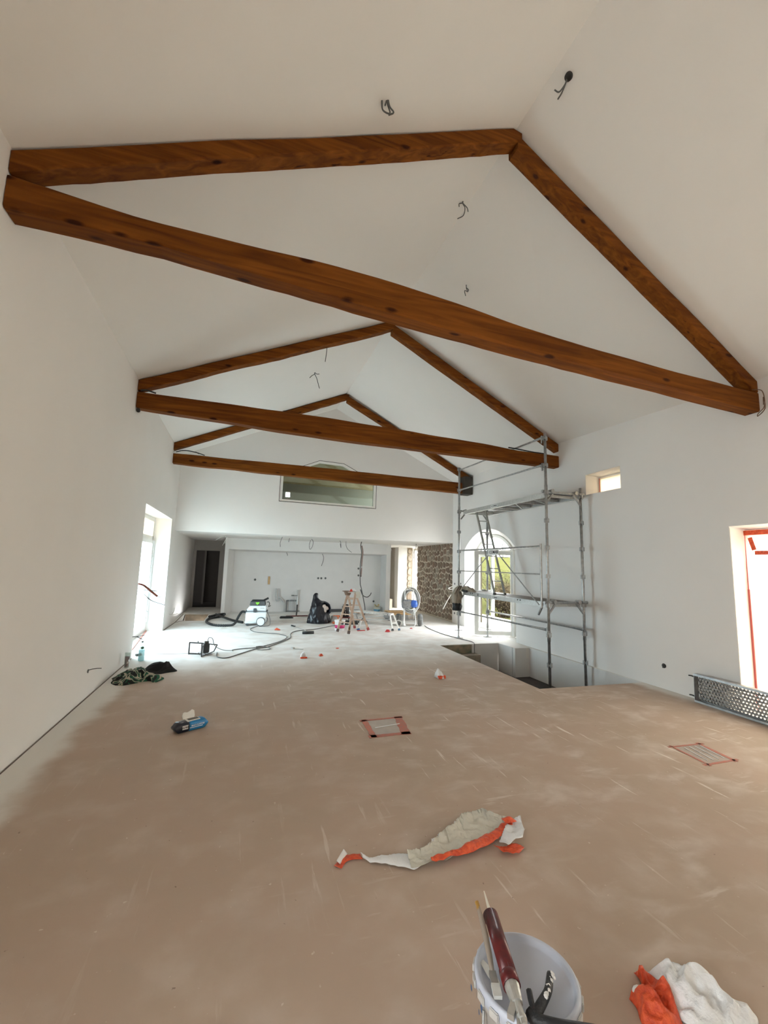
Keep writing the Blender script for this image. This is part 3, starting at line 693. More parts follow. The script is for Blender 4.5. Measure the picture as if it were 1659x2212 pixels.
# ================================================================== CABLES, HOLES IN THE PLASTER
def cable(P, label, cat='cable', r=.006, m=None, name='loose_cable', group=None, k=6, n=6):
    bm = bmesh.new()
    for q in (P if isinstance(P[0][0], (tuple, list)) else [P]): tube(bm, q, r, n=n, k=k)
    return tag(fin(name, bm, m or M_cable, None, True), label, cat, group)
def zl(x, y): el, rx, rz, er = lerp_prof(y); return el + (x - XL) / (rx - XL) * (rz - el)
def zr(x, y): el, rx, rz, er = lerp_prof(y); return er + (XR(y) - x) / (XR(y) - rx) * (rz - er)
def rosette(P, nrm, r, label, m=None):
    """open round junction hole: a short dark sleeve set in the plaster with a torn rim"""
    pass
def tail(x, y, zf, pts, label, r=.007):
    z = zf(x, y); return cable([[(x, y, z + .03)] + [(x + a, y + b, z + c) for a, b, c in q] for q in pts], label, r=r)
tail(.92, 3.0, zl, [[(0, 0, -.03), (.03, .02, -.09), (-.03, .03, -.07), (-.05, 0, -.02)], [(.02, 0, -.05), (.06, .01, -.08), (.02, .02, -.11)], [(-.02, 0, -.05), (-.03, -.04, -.10)]], 'short curled cable end in the ceiling left of the near ridge')
tail(2.55, 2.72, zr, [[(0, 0, -.03), (-.02, .04, -.12), (-.05, .06, -.18)], [(.01, 0, -.02), (-.01, .08, -.06), (-.06, .09, -.05)]], 'cable stub hanging under the round dark ceiling hole at top right')
bm = bmesh.new(); lathe(bm, [(.034, -.02), (.036, 0), (.028, 0), (.026, -.02)], n=20)
ho = tag(fin('junction_box', bm, M_dark), 'round dark junction box set in the ceiling at top right', 'junction box'); ho.location = (2.56, 2.70, zr(2.56, 2.70)); ho.rotation_euler = (0, math.radians(32), 0)
tail(2.32, 4.25, zl, [[(0, 0, -.03), (.03, 0, -.08), (.02, .02, -.17), (-.06, .02, -.24)], [(0, 0, -.02), (-.05, 0, -.05), (-.05, 0, -.09)], [(0, 0, -.02), (.06, 0, -.07), (.08, .01, -.11)]], 'three cable ends curling from the ridge between the first and second trusses', .006)
tail(2.97, 5.32, zr, [[(0, 0, -.03), (.02, 0, -.08), (-.03, 0, -.08), (-.01, 0, -.16)], [(0, 0, -.02), (.04, 0, -.05), (.02, 0, -.09)]], 'small looped cable end on the right ceiling slope above the first tie beam', .006)
tail(1.22, 8.7, zl, [[(0, 0, -.03), (-.05, 0, -.07), (-.1, 0, -.13)], [(0, 0, -.02), (.05, 0, -.12), (.1, 0, -.28), (.12, 0, -.33)], [(.01, 0, 0), (.05, 0, -.02), (.1, 0, -.01)]], 'pale cable tail hanging from the left slope between second and third trusses', .007)
tail(1.24, 7.4, zl, [[(0, 0, -.1), (-.01, 0, -.25), (-.02, 0, -.36)]], 'straight cable end hanging below the left rafter of the middle truss', .007)
# on the soffit and the niche header
def sof(x, y, pts, label, r=.008, m=None, z0=2.44): return cable([[(x, y, z0)] + [(x + a, y + b, z0 + c) for a, b, c in q] for q in pts], label, r=r, m=m)
sof(-.5, 13.4, [[(-.12, 0, -.06), (-.26, 0, -.16)], [(0, -.1, -.05), (.08, -.3, -.07)]], 'pale wires hanging from the low ceiling above the corridor corner', .009, M_wirew)
sof(-.45, 14.2, [[(-.08, 0, -.12), (-.15, 0, -.28)], [(-.03, 0, -.1), (-.1, 0, -.22)]], 'bunch of white wires at the upper left corner of the niche', .008, M_wirew)
sof(1.1, 12.85, [[(-.03, 0, -.08), (-.06, 0, -.18), (-.05, 0, -.3)]], 'grey cable curving from the low ceiling, first from the left')
sof(1.35, 13.3, [[(-.01, 0, -.07), (-.02, 0, -.13)]], 'very short cable stub beside the first curved cable on the low ceiling', .009)
sof(2.0, 13.2, [[(.06, 0, -.08), (.05, 0, -.22), (-.02, 0, -.33), (-.05, 0, -.2), (-.02, 0, -.05)]], 'closed cable loop hanging from the low ceiling above the black bag')
sof(2.95, 13.4, [[(.03, 0, -.1), (.04, 0, -.24), (.01, 0, -.1)]], 'narrow cable loop hanging from the low ceiling left of the long cable')
sof(3.2, 13.6, [[(0, 0, -.12), (.05, 0, -.25), (.16, 0, -.34), (.2, 0, -.36)]], 'curved cable end nearest the left of the long hanging cable')
sof(5.55, 13.3, [[(-.01, 0, -.08), (-.03, 0, -.14)], [(.02, 0, -.1), (-.08, 0, -.3), (-.08, 0, -.5)]], 'thin wires on the low ceiling in front of the stone wall', .006)
sof(4.8, 13.9, [[(-.05, 0, -.1), (-.12, 0, -.24)], [(.03, 0, -.1), (.1, 0, -.26)], [(0, 0, -.12), (.01, 0, -.3)]], 'spread bunch of pale wires at the upper right corner of the niche', .006, M_wirew)
sof(1.46, 15.26, [[(.0, -.02, -.05), (.04, -.03, -.12), (.05, -.03, -.17)]], 'short cable end below the niche header at its left', .01, z0=2.10)
sof(2.72, 15.26, [[(.02, -.02, -.08), (.06, -.03, -.2), (.04, -.03, -.36), (-.01, -.03, -.5)]], 'long thin cable end below the middle of the niche header', .01, z0=2.10)
# the long cable bundle to the floor
c = cable([[(3.70, 13.5, 2.45), (3.66, 13.45, 2.3), (3.68, 13.4, 2.05), (3.64, 13.35, 1.6), (3.65, 13.32, 1.1), (3.68, 13.3, .95), (3.74, 13.2, .6), (3.78, 13.15, .33), (3.70, 12.9, .15), (3.5, 12.6, .03), (3.2, 12.5, .02)],
           [(3.66, 13.32, .9), (3.74, 13.3, .72), (3.88, 13.3, .66), (3.98, 13.3, .72), (4.02, 13.3, .80)]], 'long dark cable bundle hanging from the low ceiling to the floor', r=.014, m=mat('dark_cable', (.06, .055, .05), .5), n=7)
cable([[(3.70, 13.47, 2.3), (3.72, 13.4, 2.1), (3.69, 13.35, 1.8), (3.67, 13.33, 1.3)]], 'brown conduit taped to the long hanging cable', r=.02, m=mat('brown_conduit', (.22, .13, .11), .5), name='conduit')
# tie beam ends
cable([[(5.78, 3.31, 3.93), (5.80, 3.22, 3.88), (5.82, 3.22, 3.7), (5.80, 3.28, 3.62), (5.83, 3.30, 3.60), (5.86, 3.24, 3.68), (5.84, 3.235, 3.82), (5.83, 3.235, 3.72)]], 'thin cable looped over the right end of the nearest tie beam', r=.005, m=mat('brown_wire', (.16, .09, .05), .5))
cable([[(-1.62, 7.05, 4.22), (-1.55, 7.07, 4.24), (-1.42, 7.09, 4.22)]], 'black cable lying in the gap at the left end of the middle truss', r=.012, m=M_black)
cable([[(-1.62, 10.74, 4.18), (-1.45, 10.76, 4.24), (-1.2, 10.76, 4.22), (-1.0, 10.76, 4.17)], [(-1.2, 10.72, 4.22), (-1.12, 10.7, 4.18)]], 'black cable bowed over the left end of the farthest tie beam', r=.012, m=M_black)
cable([[(5.75, 6.985, 4.02), (5.4, 6.98, 4.022), (5.1, 6.985, 4.042), (4.85, 6.99, 4.055)], ], 'dark cable lying on the right end of the middle tie beam', r=.012, m=M_black)
bm = bmesh.new(); box(bm, (-1.645, 7.13, 3.93), (.05, .05, .06), bev=.01); tag(fin('bolt_plate', bm, M_black), 'small black fitting under the left end of the middle truss', 'fitting')
# left wall wires
bm = bmesh.new(); tube(bm, [(XL - .02, 8.50, 1.25), (XL + .08, 8.49, 1.22), (XL + .2, 8.5, 1.12), (XL + .31, 8.5, 1.03)], .018, n=8)
cd = tag(fin('conduit', bm, mat('orange_conduit', (.30, .10, .07), .5), None, True), 'red brown corrugated conduit sticking out of the left wall beside the glazed door', 'conduit')
bm = bmesh.new(); tube(bm, [(XL + .3, 8.5, 1.04), (XL + .34, 8.5, 1.02), (XL + .37, 8.5, 1.03)], .005, n=5); tube(bm, [(XL + .3, 8.5, 1.04), (XL + .33, 8.5, 1.06), (XL + .34, 8.5, 1.08)], .005, n=5); fin('wire_end', bm, M_cable, cd)
cable([[(XL - .02, 8.5, 1.13), (XL + .12, 8.5, 1.14), (XL + .3, 8.5, 1.12)], [(XL - .02, 8.5, 1.12), (XL + .08, 8.5, 1.08), (XL + .22, 8.5, .96), (XL + .44, 8.5, .88)]], 'two grey wires splaying from the left wall below the conduit', r=.006)
cable([[(XL - .02, 8.4, .36), (XL + .06, 8.4, .36), (XL + .16, 8.38, .32)], [(XL + .05, 8.4, .36), (XL + .18, 8.4, .38)]], 'short forked wire low on the left wall above the water bottle', r=.006)
cable([[(XL - .02, 6.19, .31), (XL + .02, 6.19, .33), (XL + .08, 6.2, .34), (XL + .14, 6.2, .34)]], 'thin wire from a small hole low on the left wall near the plaid shirt', r=.005)
bm = bmesh.new(); lathe(bm, [(.02, 0), (.024, .006), (.012, .01)], n=12, mat4=Matrix.Translation((XL, 6.19, .315)) @ Matrix.Rotation(H, 4, 'Y')); tag(fin('socket_hole', bm, M_cable), 'small grey socket hole low on the left wall', 'socket hole')
bm = bmesh.new(); lathe(bm, [(.032, 0), (.034, .006), (.026, .008), (.024, -.01)], n=16, mat4=Matrix.Translation((XR(4.83) - .001, 4.83, .33)) @ Matrix.Rotation(-H, 4, 'Y')); tag(fin('socket_hole', bm, M_dark), 'round dark socket hole low on the right wall', 'socket hole')
cable([[(XR(4.83) + .01, 4.83, .345), (XR(4.83) - .02, 4.84, .345), (XR(4.83) - .03, 4.83, .30)]], 'grey wire stub in the socket hole on the right wall', r=.006)
for k, (y, z, lb) in enumerate(((11.83, 1.18, 'upper socket hole on the white pier nearest the stone wall'), (11.42, 1.2, 'upper socket hole on the white pier beside the arch'), (11.83, .3, 'lower socket hole on the white pier between stone and arch'))):
    bm = bmesh.new(); lathe(bm, [(.03, 0), (.032, .006), (.02, .006)], n=12, mat4=Matrix.Translation((XR(y) - .002, y, z)) @ Matrix.Rotation(-H, 4, 'Y')); tag(fin('socket_hole', bm, M_cable), lb, 'socket hole')
cable([[(XR(11.6), 11.6, 1.14), (XR(11.6) - .15, 11.6, 1.12), (XR(11.6) - .33, 11.6, 1.05), (XR(11.6) - .2, 11.6, 1.03), (XR(11.6) - .02, 11.6, 1.10)], [(XR(11.6), 11.6, 1.05), (XR(11.6) - .25, 11.6, .85), (XR(11.6) - .5, 11.6, .45)]], 'white wires looping off the pier behind the hanging jacket', r=.012, m=M_wirew)
# holes in the niche wall
for k, (x, z, lb) in enumerate(((.476, 1.083, 'socket hole left in the niche, beside the wood strip'), (2.63, 1.166, 'left hole of the double socket in the middle of the niche'), (2.74, 1.166, 'right hole of the double socket in the middle of the niche'),
        (2.89, 1.169, 'single socket hole just right of the double socket in the niche'), (3.51, 1.046, 'socket hole above the stepladder in the niche'), (4.10, 1.54, 'upper of two stacked holes beside the long cable'),
        (4.11, 1.29, 'lower of two stacked holes beside the long cable'), (4.72, .353, 'socket hole low at the right of the niche above the blue tub'))):
    bm = bmesh.new(); lathe(bm, [(.036, 0), (.038, .008), (.028, .010), (.024, .002)], n=14, mat4=Matrix.Translation((x, 15.3, z)) @ Matrix.Rotation(H, 4, 'X')); tag(fin('socket_hole', bm, M_cable), lb, 'socket hole')
bm = bmesh.new(); box(bm, (.935, 15.285, 1.065), (.065, .03, .27), bev=.004); tag(fin('wood_strip', bm, M_ply), 'small upright bare wood strip on the niche wall', 'wood strip')
for k, a in enumerate(((-1.73, 12.3), )):
    cable([[(XL, 12.35, .28), (XL + .08, 12.35, .27), (XL + .2, 12.35, .30)], [(XL + .06, 12.35, .27), (XL + .1, 12.36, .36), (XL + .11, 12.36, .45)]], 'white forked wires low on the left wall past the glazed door', r=.009, m=M_wirew)

# plumbing in the niche
pt = thing('sink_plumbing', (1.6, 15.2, 0), 'grey waste pipes and manifold against the niche wall right of the vacuum', 'plumbing')
M_pipe = mat('grey_pipe', (.50, .50, .49), .45)
def loc(bm, o): bmesh.ops.translate(bm, verts=bm.verts, vec=-o.location); return bm
bm = bmesh.new(); tube(bm, [(1.20, 15.2, .80), (1.20, 15.2, .45), (1.24, 15.2, .38), (1.29, 15.2, .42), (1.31, 15.2, .5), (1.44, 15.2, .36), (1.50, 15.2, .30), (1.50, 15.2, .02)], .022, n=8); fin('waste_pipe', loc(bm, pt), M_pipe, pt, True)
bm = bmesh.new(); tube(bm, [(1.27, 15.2, .80), (1.275, 15.2, .5), (1.27, 15.2, .44)], .02, n=8); fin('pipe', loc(bm, pt), M_pipe, pt, True)
bm = bmesh.new()
for x in (1.56, 1.92): box(bm, (x, 15.22, .20), (.035, .03, .40))
box(bm, (1.75, 15.22, .385), (.36, .04, .05)); box(bm, (1.78, 15.22, .03), (.48, .06, .03)); fin('bracket', loc(bm, pt), mat('bracket_grey', (.16, .16, .16), .5), pt)
for x in (1.65, 1.71, 1.77, 1.83): bm = bmesh.new(); bar(bm, (x, 15.2, .40), (x, 15.2, .44), .018); tube(bm, [(x, 15.2, .38), (x, 15.18, .2), (x + .02, 15.2, .03)], .010, n=6, k=4); fin('supply_pipe', loc(bm, pt), M_pipe, pt)
bm = bmesh.new(); bar(bm, (1.915, 15.2, .35), (1.915, 15.2, .75), .024, n=10); fin('riser_pipe', loc(bm, pt), M_pipe, pt)
bm = bmesh.new(); bar(bm, (1.70, 15.18, .565), (1.92, 15.18, .565), .01); box(bm, (1.76, 15.18, .565), (.1, .05, .04), bev=.01); fin('valve', loc(bm, pt), M_cable, pt)

# ================================================================== SCAFFOLD TOWER
sc = thing('scaffold_tower', (5.48, 7.8, -.6), 'grey galvanised scaffold tower standing over the stair opening by the right wall', 'scaffold')
def S(bm): return loc(bm, sc)
XO, XI, YN, YF = 5.09, 5.88, 6.22, 9.39
lev = [.07 + .5 * k for k in range(-1, 9)]
def post(x, y, z0, z1, zs, joints, lean=(0, 0)):
    f = lambda z: (x + lean[0] * z, y + lean[1] * z, z)
    bm = bmesh.new(); bar(bm, f(z0), f(z1), .0242, n=12)
    for j in joints: bar(bm, f(j - .09), f(j + .09), .029, n=12)
    p = fin('post', S(bm), M_steel, sc, True)
    for z in zs:
        bm = bmesh.new()
        for a in range(4):
            c = f(z); dx, dy = (.038, 0) if a == 0 else (-.038, 0) if a == 1 else (0, .038) if a == 2 else (0, -.038)
            box(bm, (c[0] + dx, c[1] + dy, z), (.022 if dx else .03, .022 if dy else .03, .07), bev=.003)
        bar(bm, f(z - .012), f(z + .012), .037, n=10)
        fin('coupler_node', S(bm), M_steel, p)
    return p
post(XO, YN, -.60, 4.16, [-.43, .07, .57, 1.07, 1.57, 2.07, 2.55, 3.05, 3.55, 4.05], (.55, 3.1))
post(XI, YN + .03, -.60, 3.20, [-.43, .07, .57, 1.07, 1.57, 2.07, 2.55, 3.03], (.55,))
post(5.06, YF, .22, 4.18, [.57, 1.07, 1.57, 2.07, 2.55, 3.05, 3.60, 4.13], (.6, 3.1))
post(5.86, YF, .22, 3.20, [.60, 1.07, 1.57, 2.07, 2.55, 3.05], (.6, 2.6))
for x in (5.06, 5.86):
    bm = bmesh.new(); bar(bm, (x, YF, .005), (x, YF, .60), .018, n=10); box(bm, (x, YF, .006), (.15, .15, .01)); bar(bm, (x, YF, .01), (x, YF, .06), .035, .02)
    bar(bm, (x, YF, .165), (x, YF, .195), .03); bar(bm, (x - .1, YF, .18), (x + .1, YF, .18), .008); fin('base_jack', S(bm), M_steel, sc)
for x in (XO, XI):
    bm = bmesh.new(); box(bm, (x, YN + (.03 if x == XI else 0), -.59), (.15, .15, .012)); fin('base_plate', S(bm), M_steel, sc)
def txt(s, size, pos, rot, m, parent, ext=.001, bold=0):
    c = bpy.data.curves.new('lettering', 'FONT'); c.body = s; c.size = size; c.extrude = ext; c.offset = bold; c.align_x = 'CENTER'; c.align_y = 'CENTER'
    o = bpy.data.objects.new('lettering', c); COL.objects.link(o)
    bpy.context.view_layer.update(); dg = bpy.context.evaluated_depsgraph_get(); me = bpy.data.meshes.new_from_object(o.evaluated_get(dg)); bpy.data.objects.remove(o)
    o = link('lettering', me, m, None); o.matrix_world = Matrix.Translation(pos) @ rot
    me.transform(o.matrix_world); o.matrix_world = Matrix.Identity(4)
    if parent is not None:
        top = parent
        off = V((0, 0, 0)); q = parent
        while q is not None: off += q.location; q = q.parent
        me.transform(Matrix.Translation(-off)); o.parent = parent
    return o
RXm = Matrix.Rotation(-H, 4, 'Z') @ Matrix.Rotation(H, 4, 'X')      # text plane facing -X, reading towards -Y
M_ink = mat('black_ink', (.02, .02, .02), .6); M_tag = mat('white_label', (.80, .80, .78), .5)
def platform(z, hatch):
    """aluminium deck: two side channels, cross ribs, plywood panels, hooks"""
    bm = bmesh.new()
    for x in (XO + .06, XI - .06):
        box(bm, (x, 7.8, z - .045), (.03, 3.02, .09), bev=.003); box(bm, (x + (.02 if x < 5.4 else -.02), 7.8, z - .086), (.05, 3.02, .006))
    pl = fin('platform', S(bm), M_alu, sc)
    for k in range(8):
        y = 6.33 + k * .42
        if hatch and 8.1 < y < 9.1: continue
        bm = bmesh.new(); box(bm, (5.485, y, z - .055), (.62, .03, .05)); fin('rib', S(bm), M_alu, pl)
    if hatch:
        for y in (8.25, 9.02): bm = bmesh.new(); box(bm, (5.485, y, z - .05), (.62, .03, .06)); fin('rib', S(bm), M_alu, pl)
        for a, b in (((5.2, 7.3, z - .06), (5.7, 7.75, z - .09)), ((5.2, 6.75, z - .06), (5.68, 6.95, z - .09))): bm = bmesh.new(); rbar(bm, a, b, .02, .02); fin('bracing_rod', S(bm), M_alu, pl)
    segs = [(6.30, 8.24), (9.03, 9.31)] if hatch else [(6.30, 7.8), (7.81, 9.31)]
    for a, b in segs: bm = bmesh.new(); box(bm, (5.485, (a + b) / 2, z - .008), (.63, b - a, .012)); fin('deck_panel', S(bm), mat('phenolic_ply', (.20, .17, .15), .7, noise_=(.14, .12, .105), nscale=12), pl)
    for y in (YN, YF):
        bm = bmesh.new(); yy = y + (.02 if y == YN else -.0)
        bar(bm, (XO + .02, yy, z - .005), (XI - .02, yy + .02, z - .005), .022, n=10)
        for x, s in ((XO, 1), (XI, -1)):
            rbar(bm, (x + s * .02, yy, z - .20), (x + s * .17, yy, z - .02), .03, .022, up=(0, 1, 0)); bar(bm, (x + s * .13, yy - .05, z + .012), (x + s * .13, yy + .05, z + .012), .036, n=10); bar(bm, (x - s * .07, yy, z - .0), (x + s * .05, yy, z), .028, n=8)
        fin('transom', S(bm), M_steel, sc, False)
    # maker's sticker on the side channel
    bm = bmesh.new(); box(bm, (XO + .043, 7.95, z - .045), (.003, .24, .055)); lb = fin('sticker', S(bm), M_tag, pl)
    txt('\u2261 COMABI', .045, (XO + .041, 7.95, z - .045), RXm, M_ink, pl, bold=.001)
    return pl
platform(3.075, True); lo_ = platform(1.115, False)
for y, zz in ((8.95, 1.09), (8.87, 1.09), (8.62, 1.075), (7.15, 1.09), (7.07, 1.09), (6.42, 1.07)): bm = bmesh.new(); box(bm, (XO + .043, y, zz), (.006, .025, .025 if zz > 1.08 else .05)); fin('slot', S(bm), M_black, lo_)
def rail(a, b, r=.0175, ends=True):
    bm = bmesh.new(); bar(bm, a, b, r, n=8)
    if ends:
        for p, q in ((a, b), (b, a)):
            p, q = V(p), V(q); d = (q - p).normalized(); bar(bm, p + d * .03, p + d * .26, r * 1.45, r, n=8); rbar(bm, p - V((0, 0, .10)), p + V((0, 0, .04)), .03, .02, up=(1, 0, 0))
    return fin('guard_rail', S(bm), M_steel, sc, False)
XS_ = XO - .03
rail((XS_, YN + .05, 4.07), (XS_, YF, 4.11)); rail((XS_, YN + .05, 3.56), (XS_, YF, 3.60))
rail((XO, YN + .04, .65), (XO, YF - .03, .62)); rail((XI, YN + .06, .635), (XI, YF - .03, .63))
# advance guard rail panel of the lower deck
bm = bmesh.new(); gx = XO - .05
bar(bm, (gx, 6.32, 2.09), (gx, 9.36, 2.09), .019, n=8); bar(bm, (gx, 6.34, 1.60), (gx, 9.36, 1.60), .0115, n=8)
bar(bm, (gx, 6.33, 2.14), (gx, 6.33, 1.02), .019, n=8); bar(bm, (gx, 6.33, 1.02), (gx, 6.42, .89), .019, n=8)
bar(bm, (gx, 8.04, 1.97), (gx, 9.13, 1.23), .0115, n=8); bar(bm, (gx, 7.66, 1.98), (gx, 6.40, 1.06), .0115, n=8); bar(bm, (gx, 7.66, 1.965), (gx, 8.04, 1.965), .009)
gp = fin('guard_panel', S(bm), M_steel, sc)
bm = bmesh.new(); box(bm, (gx - .02, 7.84, 2.02), (.006, .46, .125)); fin('nameplate', S(bm), M_tag, gp)
txt('COMABI', .088, (gx - .026, 7.79, 2.018), RXm, M_ink, gp, bold=.0012)
bm = bmesh.new()
for k in range(3): box(bm, (gx - .025, 8.025, 1.985 + k * .032), (.003, .05, .012))
box(bm, (gx - .025, 8.048, 2.017), (.003, .010, .08)); fin('emblem', S(bm), M_ink, gp)
# ladder in the hatch
bm = bmesh.new()
for x in (5.29, 5.55): rbar(bm, (x, 8.98, 3.08), (x + .01, 8.20, 1.12), .026, .05, up=(0, 1, 0))
ld = fin('ladder', S(bm), mat('ladder_aluminium', (.34, .33, .30), .45, .6), sc)
for k in range(7):
    z = 2.79 - k * .278; y = 8.98 - (3.08 - z) * .398
    bm = bmesh.new(); rbar(bm, (5.30, y, z), (5.56, y, z), .03, .024); fin('rung', S(bm), M_alu, ld)
for x in (5.30, 5.56): bm = bmesh.new(); box(bm, (x, 8.20, 1.128), (.04, .06, .03)); fin('ladder_foot', S(bm), M_black, ld)

def pile(name, outline, H_, m, parent, off, seed=0, folds=6, n=110, rings=16, c=None, sharp=1):
    cx = sum(p[0] for p in outline) / len(outline) if c is None else c[0]; cy_ = sum(p[1] for p in outline) / len(outline) if c is None else c[1]
    P = [(p[0], p[1], 0) for p in outline]; Q = smoothpts(P + [P[0]], max(2, n // len(P)))[:-1]; n = len(Q)
    bm = bmesh.new(); R = []
    for k in range(rings + 1):
        t = k / rings; row = []
        for i, q in enumerate(Q):
            x = cx + (q.x - cx) * t; y = cy_ + (q.y - cy_) * t
            w1 = .5 / folds * nz((x, y, 7), folds, seed); w2 = .5 / folds * nz((x, y, 8), folds, seed + 4)
            rid = 1 - 2.6 * abs(nz((x + w1, y + w2, 3), folds * .9, seed + 5)); rid2 = 1 - 2.6 * abs(nz((x - w2, y + w1, 6), folds * 2.1, seed + 2)); lo2 = nz((x, y, 0), folds * .55, seed)
            e = 1 - t ** 3
            h = H_ * e * (.42 + .35 * lo2 + sharp * (.30 * rid + .16 * rid2))
            if k == rings: h = .003 + .012 * max(0, lo2)
            x += .4 * H_ * nz((x, y, 9), folds, seed) * t; y += .4 * H_ * nz((x, y, 11), folds, seed) * t
            row.append(bm.verts.new((x - off[0], y - off[1], max(.003, h) - off[2])))
        R.append(row)
    ctr = bm.verts.new((cx - off[0], cy_ - off[1], max(.01, sum(v.co.z for v in R[1]) / n + off[2] * 0)))
    for v in R[0]: pass
    bmesh.ops.delete(bm, geom=R[0], context='VERTS'); R = R[1:]
    for i in range(n): bm.faces.new((ctr, R[0][i], R[0][(i + 1) % n]))
    for A, B in zip(R, R[1:]):
        for i in range(n): bm.faces.new((A[i], B[i], B[(i + 1) % n], A[(i + 1) % n]))
    bm.faces.new(R[-1][::-1])
    return fin(name, bm, m, parent, True)
# jacket hung over the rail end
M_khaki = mat('khaki_cloth', (.34, .285, .225), .9, bump=.2, nscale=30)
jk = thing('jacket', (5.0, 9.28, .7), 'beige work jacket with black lower edge hanging over the scaffold deck end', 'jacket')
def blobcloth(prof_, c, n=28, amp=.02, fr=5, seed=0, sx=1, sy=.5):
    bm = bmesh.new(); rings = []
    for (z, r, ox, oy) in prof_:
        rings.append([bm.verts.new((c[0] + ox + sx * r * math.cos(2 * math.pi * j / n) * (1 + amp / max(r, .02) * nz((math.cos(2 * math.pi * j / n) * 1.5, math.sin(2 * math.pi * j / n) * 1.5, z * 1.2), fr / 2, seed)),
                                    c[1] + oy + sy * r * math.sin(2 * math.pi * j / n) * (1 + amp / max(r, .02) * nz((math.cos(2 * math.pi * j / n) * 1.5, math.sin(2 * math.pi * j / n) * 1.5, z * 1.2), fr / 2, seed + 3)), z)) for j in range(n)])
    for A, B in zip(rings, rings[1:]):
        for j in range(n): bm.faces.new((A[j], A[(j + 1) % n], B[(j + 1) % n], B[j]))
    bm.faces.new(rings[0][::-1]); bm.faces.new(rings[-1]); return bm
JP = [(.83, .10, -.035, 0), (.88, .108, -.04, .0), (.94, .112, -.045, 0), (1.0, .108, -.05, .0), (1.05, .10, -.045, .0), (1.10, .088, -.035, 0), (1.15, .07, -.015, .0), (1.20, .055, .01, -.01), (1.235, .04, .03, -.02), (1.25, .012, .05, -.02)]
bm = blobcloth(JP, (5.0, 9.30, 0), n=48, amp=.085, fr=9, seed=4, sy=.85); fin('body', loc(bm, jk), M_khaki, jk, True)
s_ = pile('sleeve', [(4.98, 9.30), (4.96, 9.10), (4.98, 8.90), (5.03, 8.74), (5.12, 8.72), (5.20, 8.90), (5.22, 9.12), (5.16, 9.32), (5.06, 9.36)], .16, M_khaki, jk, (5.0, 9.28, .7 - 1.12), 5, 11, sharp=1.2)
bm = blobcloth([(.66, .082, -.03, 0), (.70, .092, -.03, 0), (.76, .10, -.033, 0), (.835, .105, -.035, 0)], (5.0, 9.30, 0), n=48, amp=.07, fr=9, seed=4, sy=.85); fin('hem', loc(bm, jk), M_black, jk, True)
bm = bmesh.new(); tube(bm, [(4.965, 9.02, 1.15), (4.955, 8.92, 1.135), (4.965, 8.82, 1.14)], .028, n=8); fin('cuff', loc(bm, jk), M_black, jk, True)

# ================================================================== STEEL DECK LEANING ON THE RIGHT WALL
dk = thing('steel_deck', (5.99, 4.30, 0), 'perforated grey steel scaffold plank lying on its side against the right wall', 'scaffold plank')
L_ = 2.5; wd_ = .36
dirv = V((-.055, -1, 0)).normalized(); upv = V((-.0, 0, 1)); nv = dirv.cross(upv).normalized()
if nv.x > 0: nv = -nv
base = V((5.985, 4.30, 0)); tilt = .30
upv = (V((0, 0, 1)) * math.cos(tilt) - nv * 0 + V((-nv.x, -nv.y, 0)) * 0).normalized()
upv = (V((0, 0, 1)) + V((.02, 0, 0))).normalized()
base = V((5.86, 4.27, .004))
def D(s, h, d): return base + dirv * s + upv * h + nv * d      # d>0 towards the room
bm = bmesh.new()
# web with real holes
nx_, ny_ = 62, 8; hx = L_ / nx_; hy = (wd_ - .05) / ny_; g = []
import itertools
for i in range(nx_):
    for j in range(ny_ + 1):
        cx = (i + .5 + (.5 if j % 2 else 0)) * hx; cyy = .025 + j * hy
        if j == ny_ : continue
        w2_, h2_ = hx / 2, hy / 2; cyy += h2_
        O = [(cx - w2_, cyy - h2_), (cx, cyy - h2_), (cx + w2_, cyy - h2_), (cx + w2_, cyy), (cx + w2_, cyy + h2_), (cx, cyy + h2_), (cx - w2_, cyy + h2_), (cx - w2_, cyy)]
        r = .0118
        I = [(cx + r * math.cos(a), cyy + r * math.sin(a)) for a in [math.radians(225 + 45 * k) for k in range(8)]]
        ov = [bm.verts.new(D(*p, -.01)) for p in O]; iv = [bm.verts.new(D(*p, -.002)) for p in I]; jv = [bm.verts.new(D(*p, -.016)) for p in I]
        for k in range(8):
            bm.faces.new((ov[k], ov[(k + 1) % 8], iv[(k + 1) % 8], iv[k])); bm.faces.new((iv[k], iv[(k + 1) % 8], jv[(k + 1) % 8], jv[k]))
me_ = bpy.data.meshes.new('web'); bmesh.ops.translate(bm, verts=bm.verts, vec=-dk.location); bm.to_mesh(me_); bm.free(); link('web', me_, M_steel, dk)
bm = bmesh.new()
for h in (0, wd_):
    s = 1 if h else -1
    rbar(bm, D(-.0, h - s * .002, .025), D(L_, h - s * .002, .025), .075, .004, up=upv); rbar(bm, D(0, h - s * .014, .062), D(L_, h - s * .014, .062), .004, .024, up=upv); rbar(bm, D(0, h - s * .014, -.012), D(L_, h - s * .014, -.012), .004, .026, up=upv)
fin('side_flange', loc(bm, dk), M_steel, dk)
bm = bmesh.new(); rbar(bm, D(0.002, 0, .025), D(.002, wd_, .025), .075, .004, up=dirv)
fin('end_plate', loc(bm, dk), M_steel, dk)
for h in (.06, .31):
    bm = bmesh.new(); tube(bm, [D(0, h, .03), D(-.06, h + .005, .025), D(-.10, h, .02)], .009, n=6); fin('hook', loc(bm, dk), M_dark, dk)

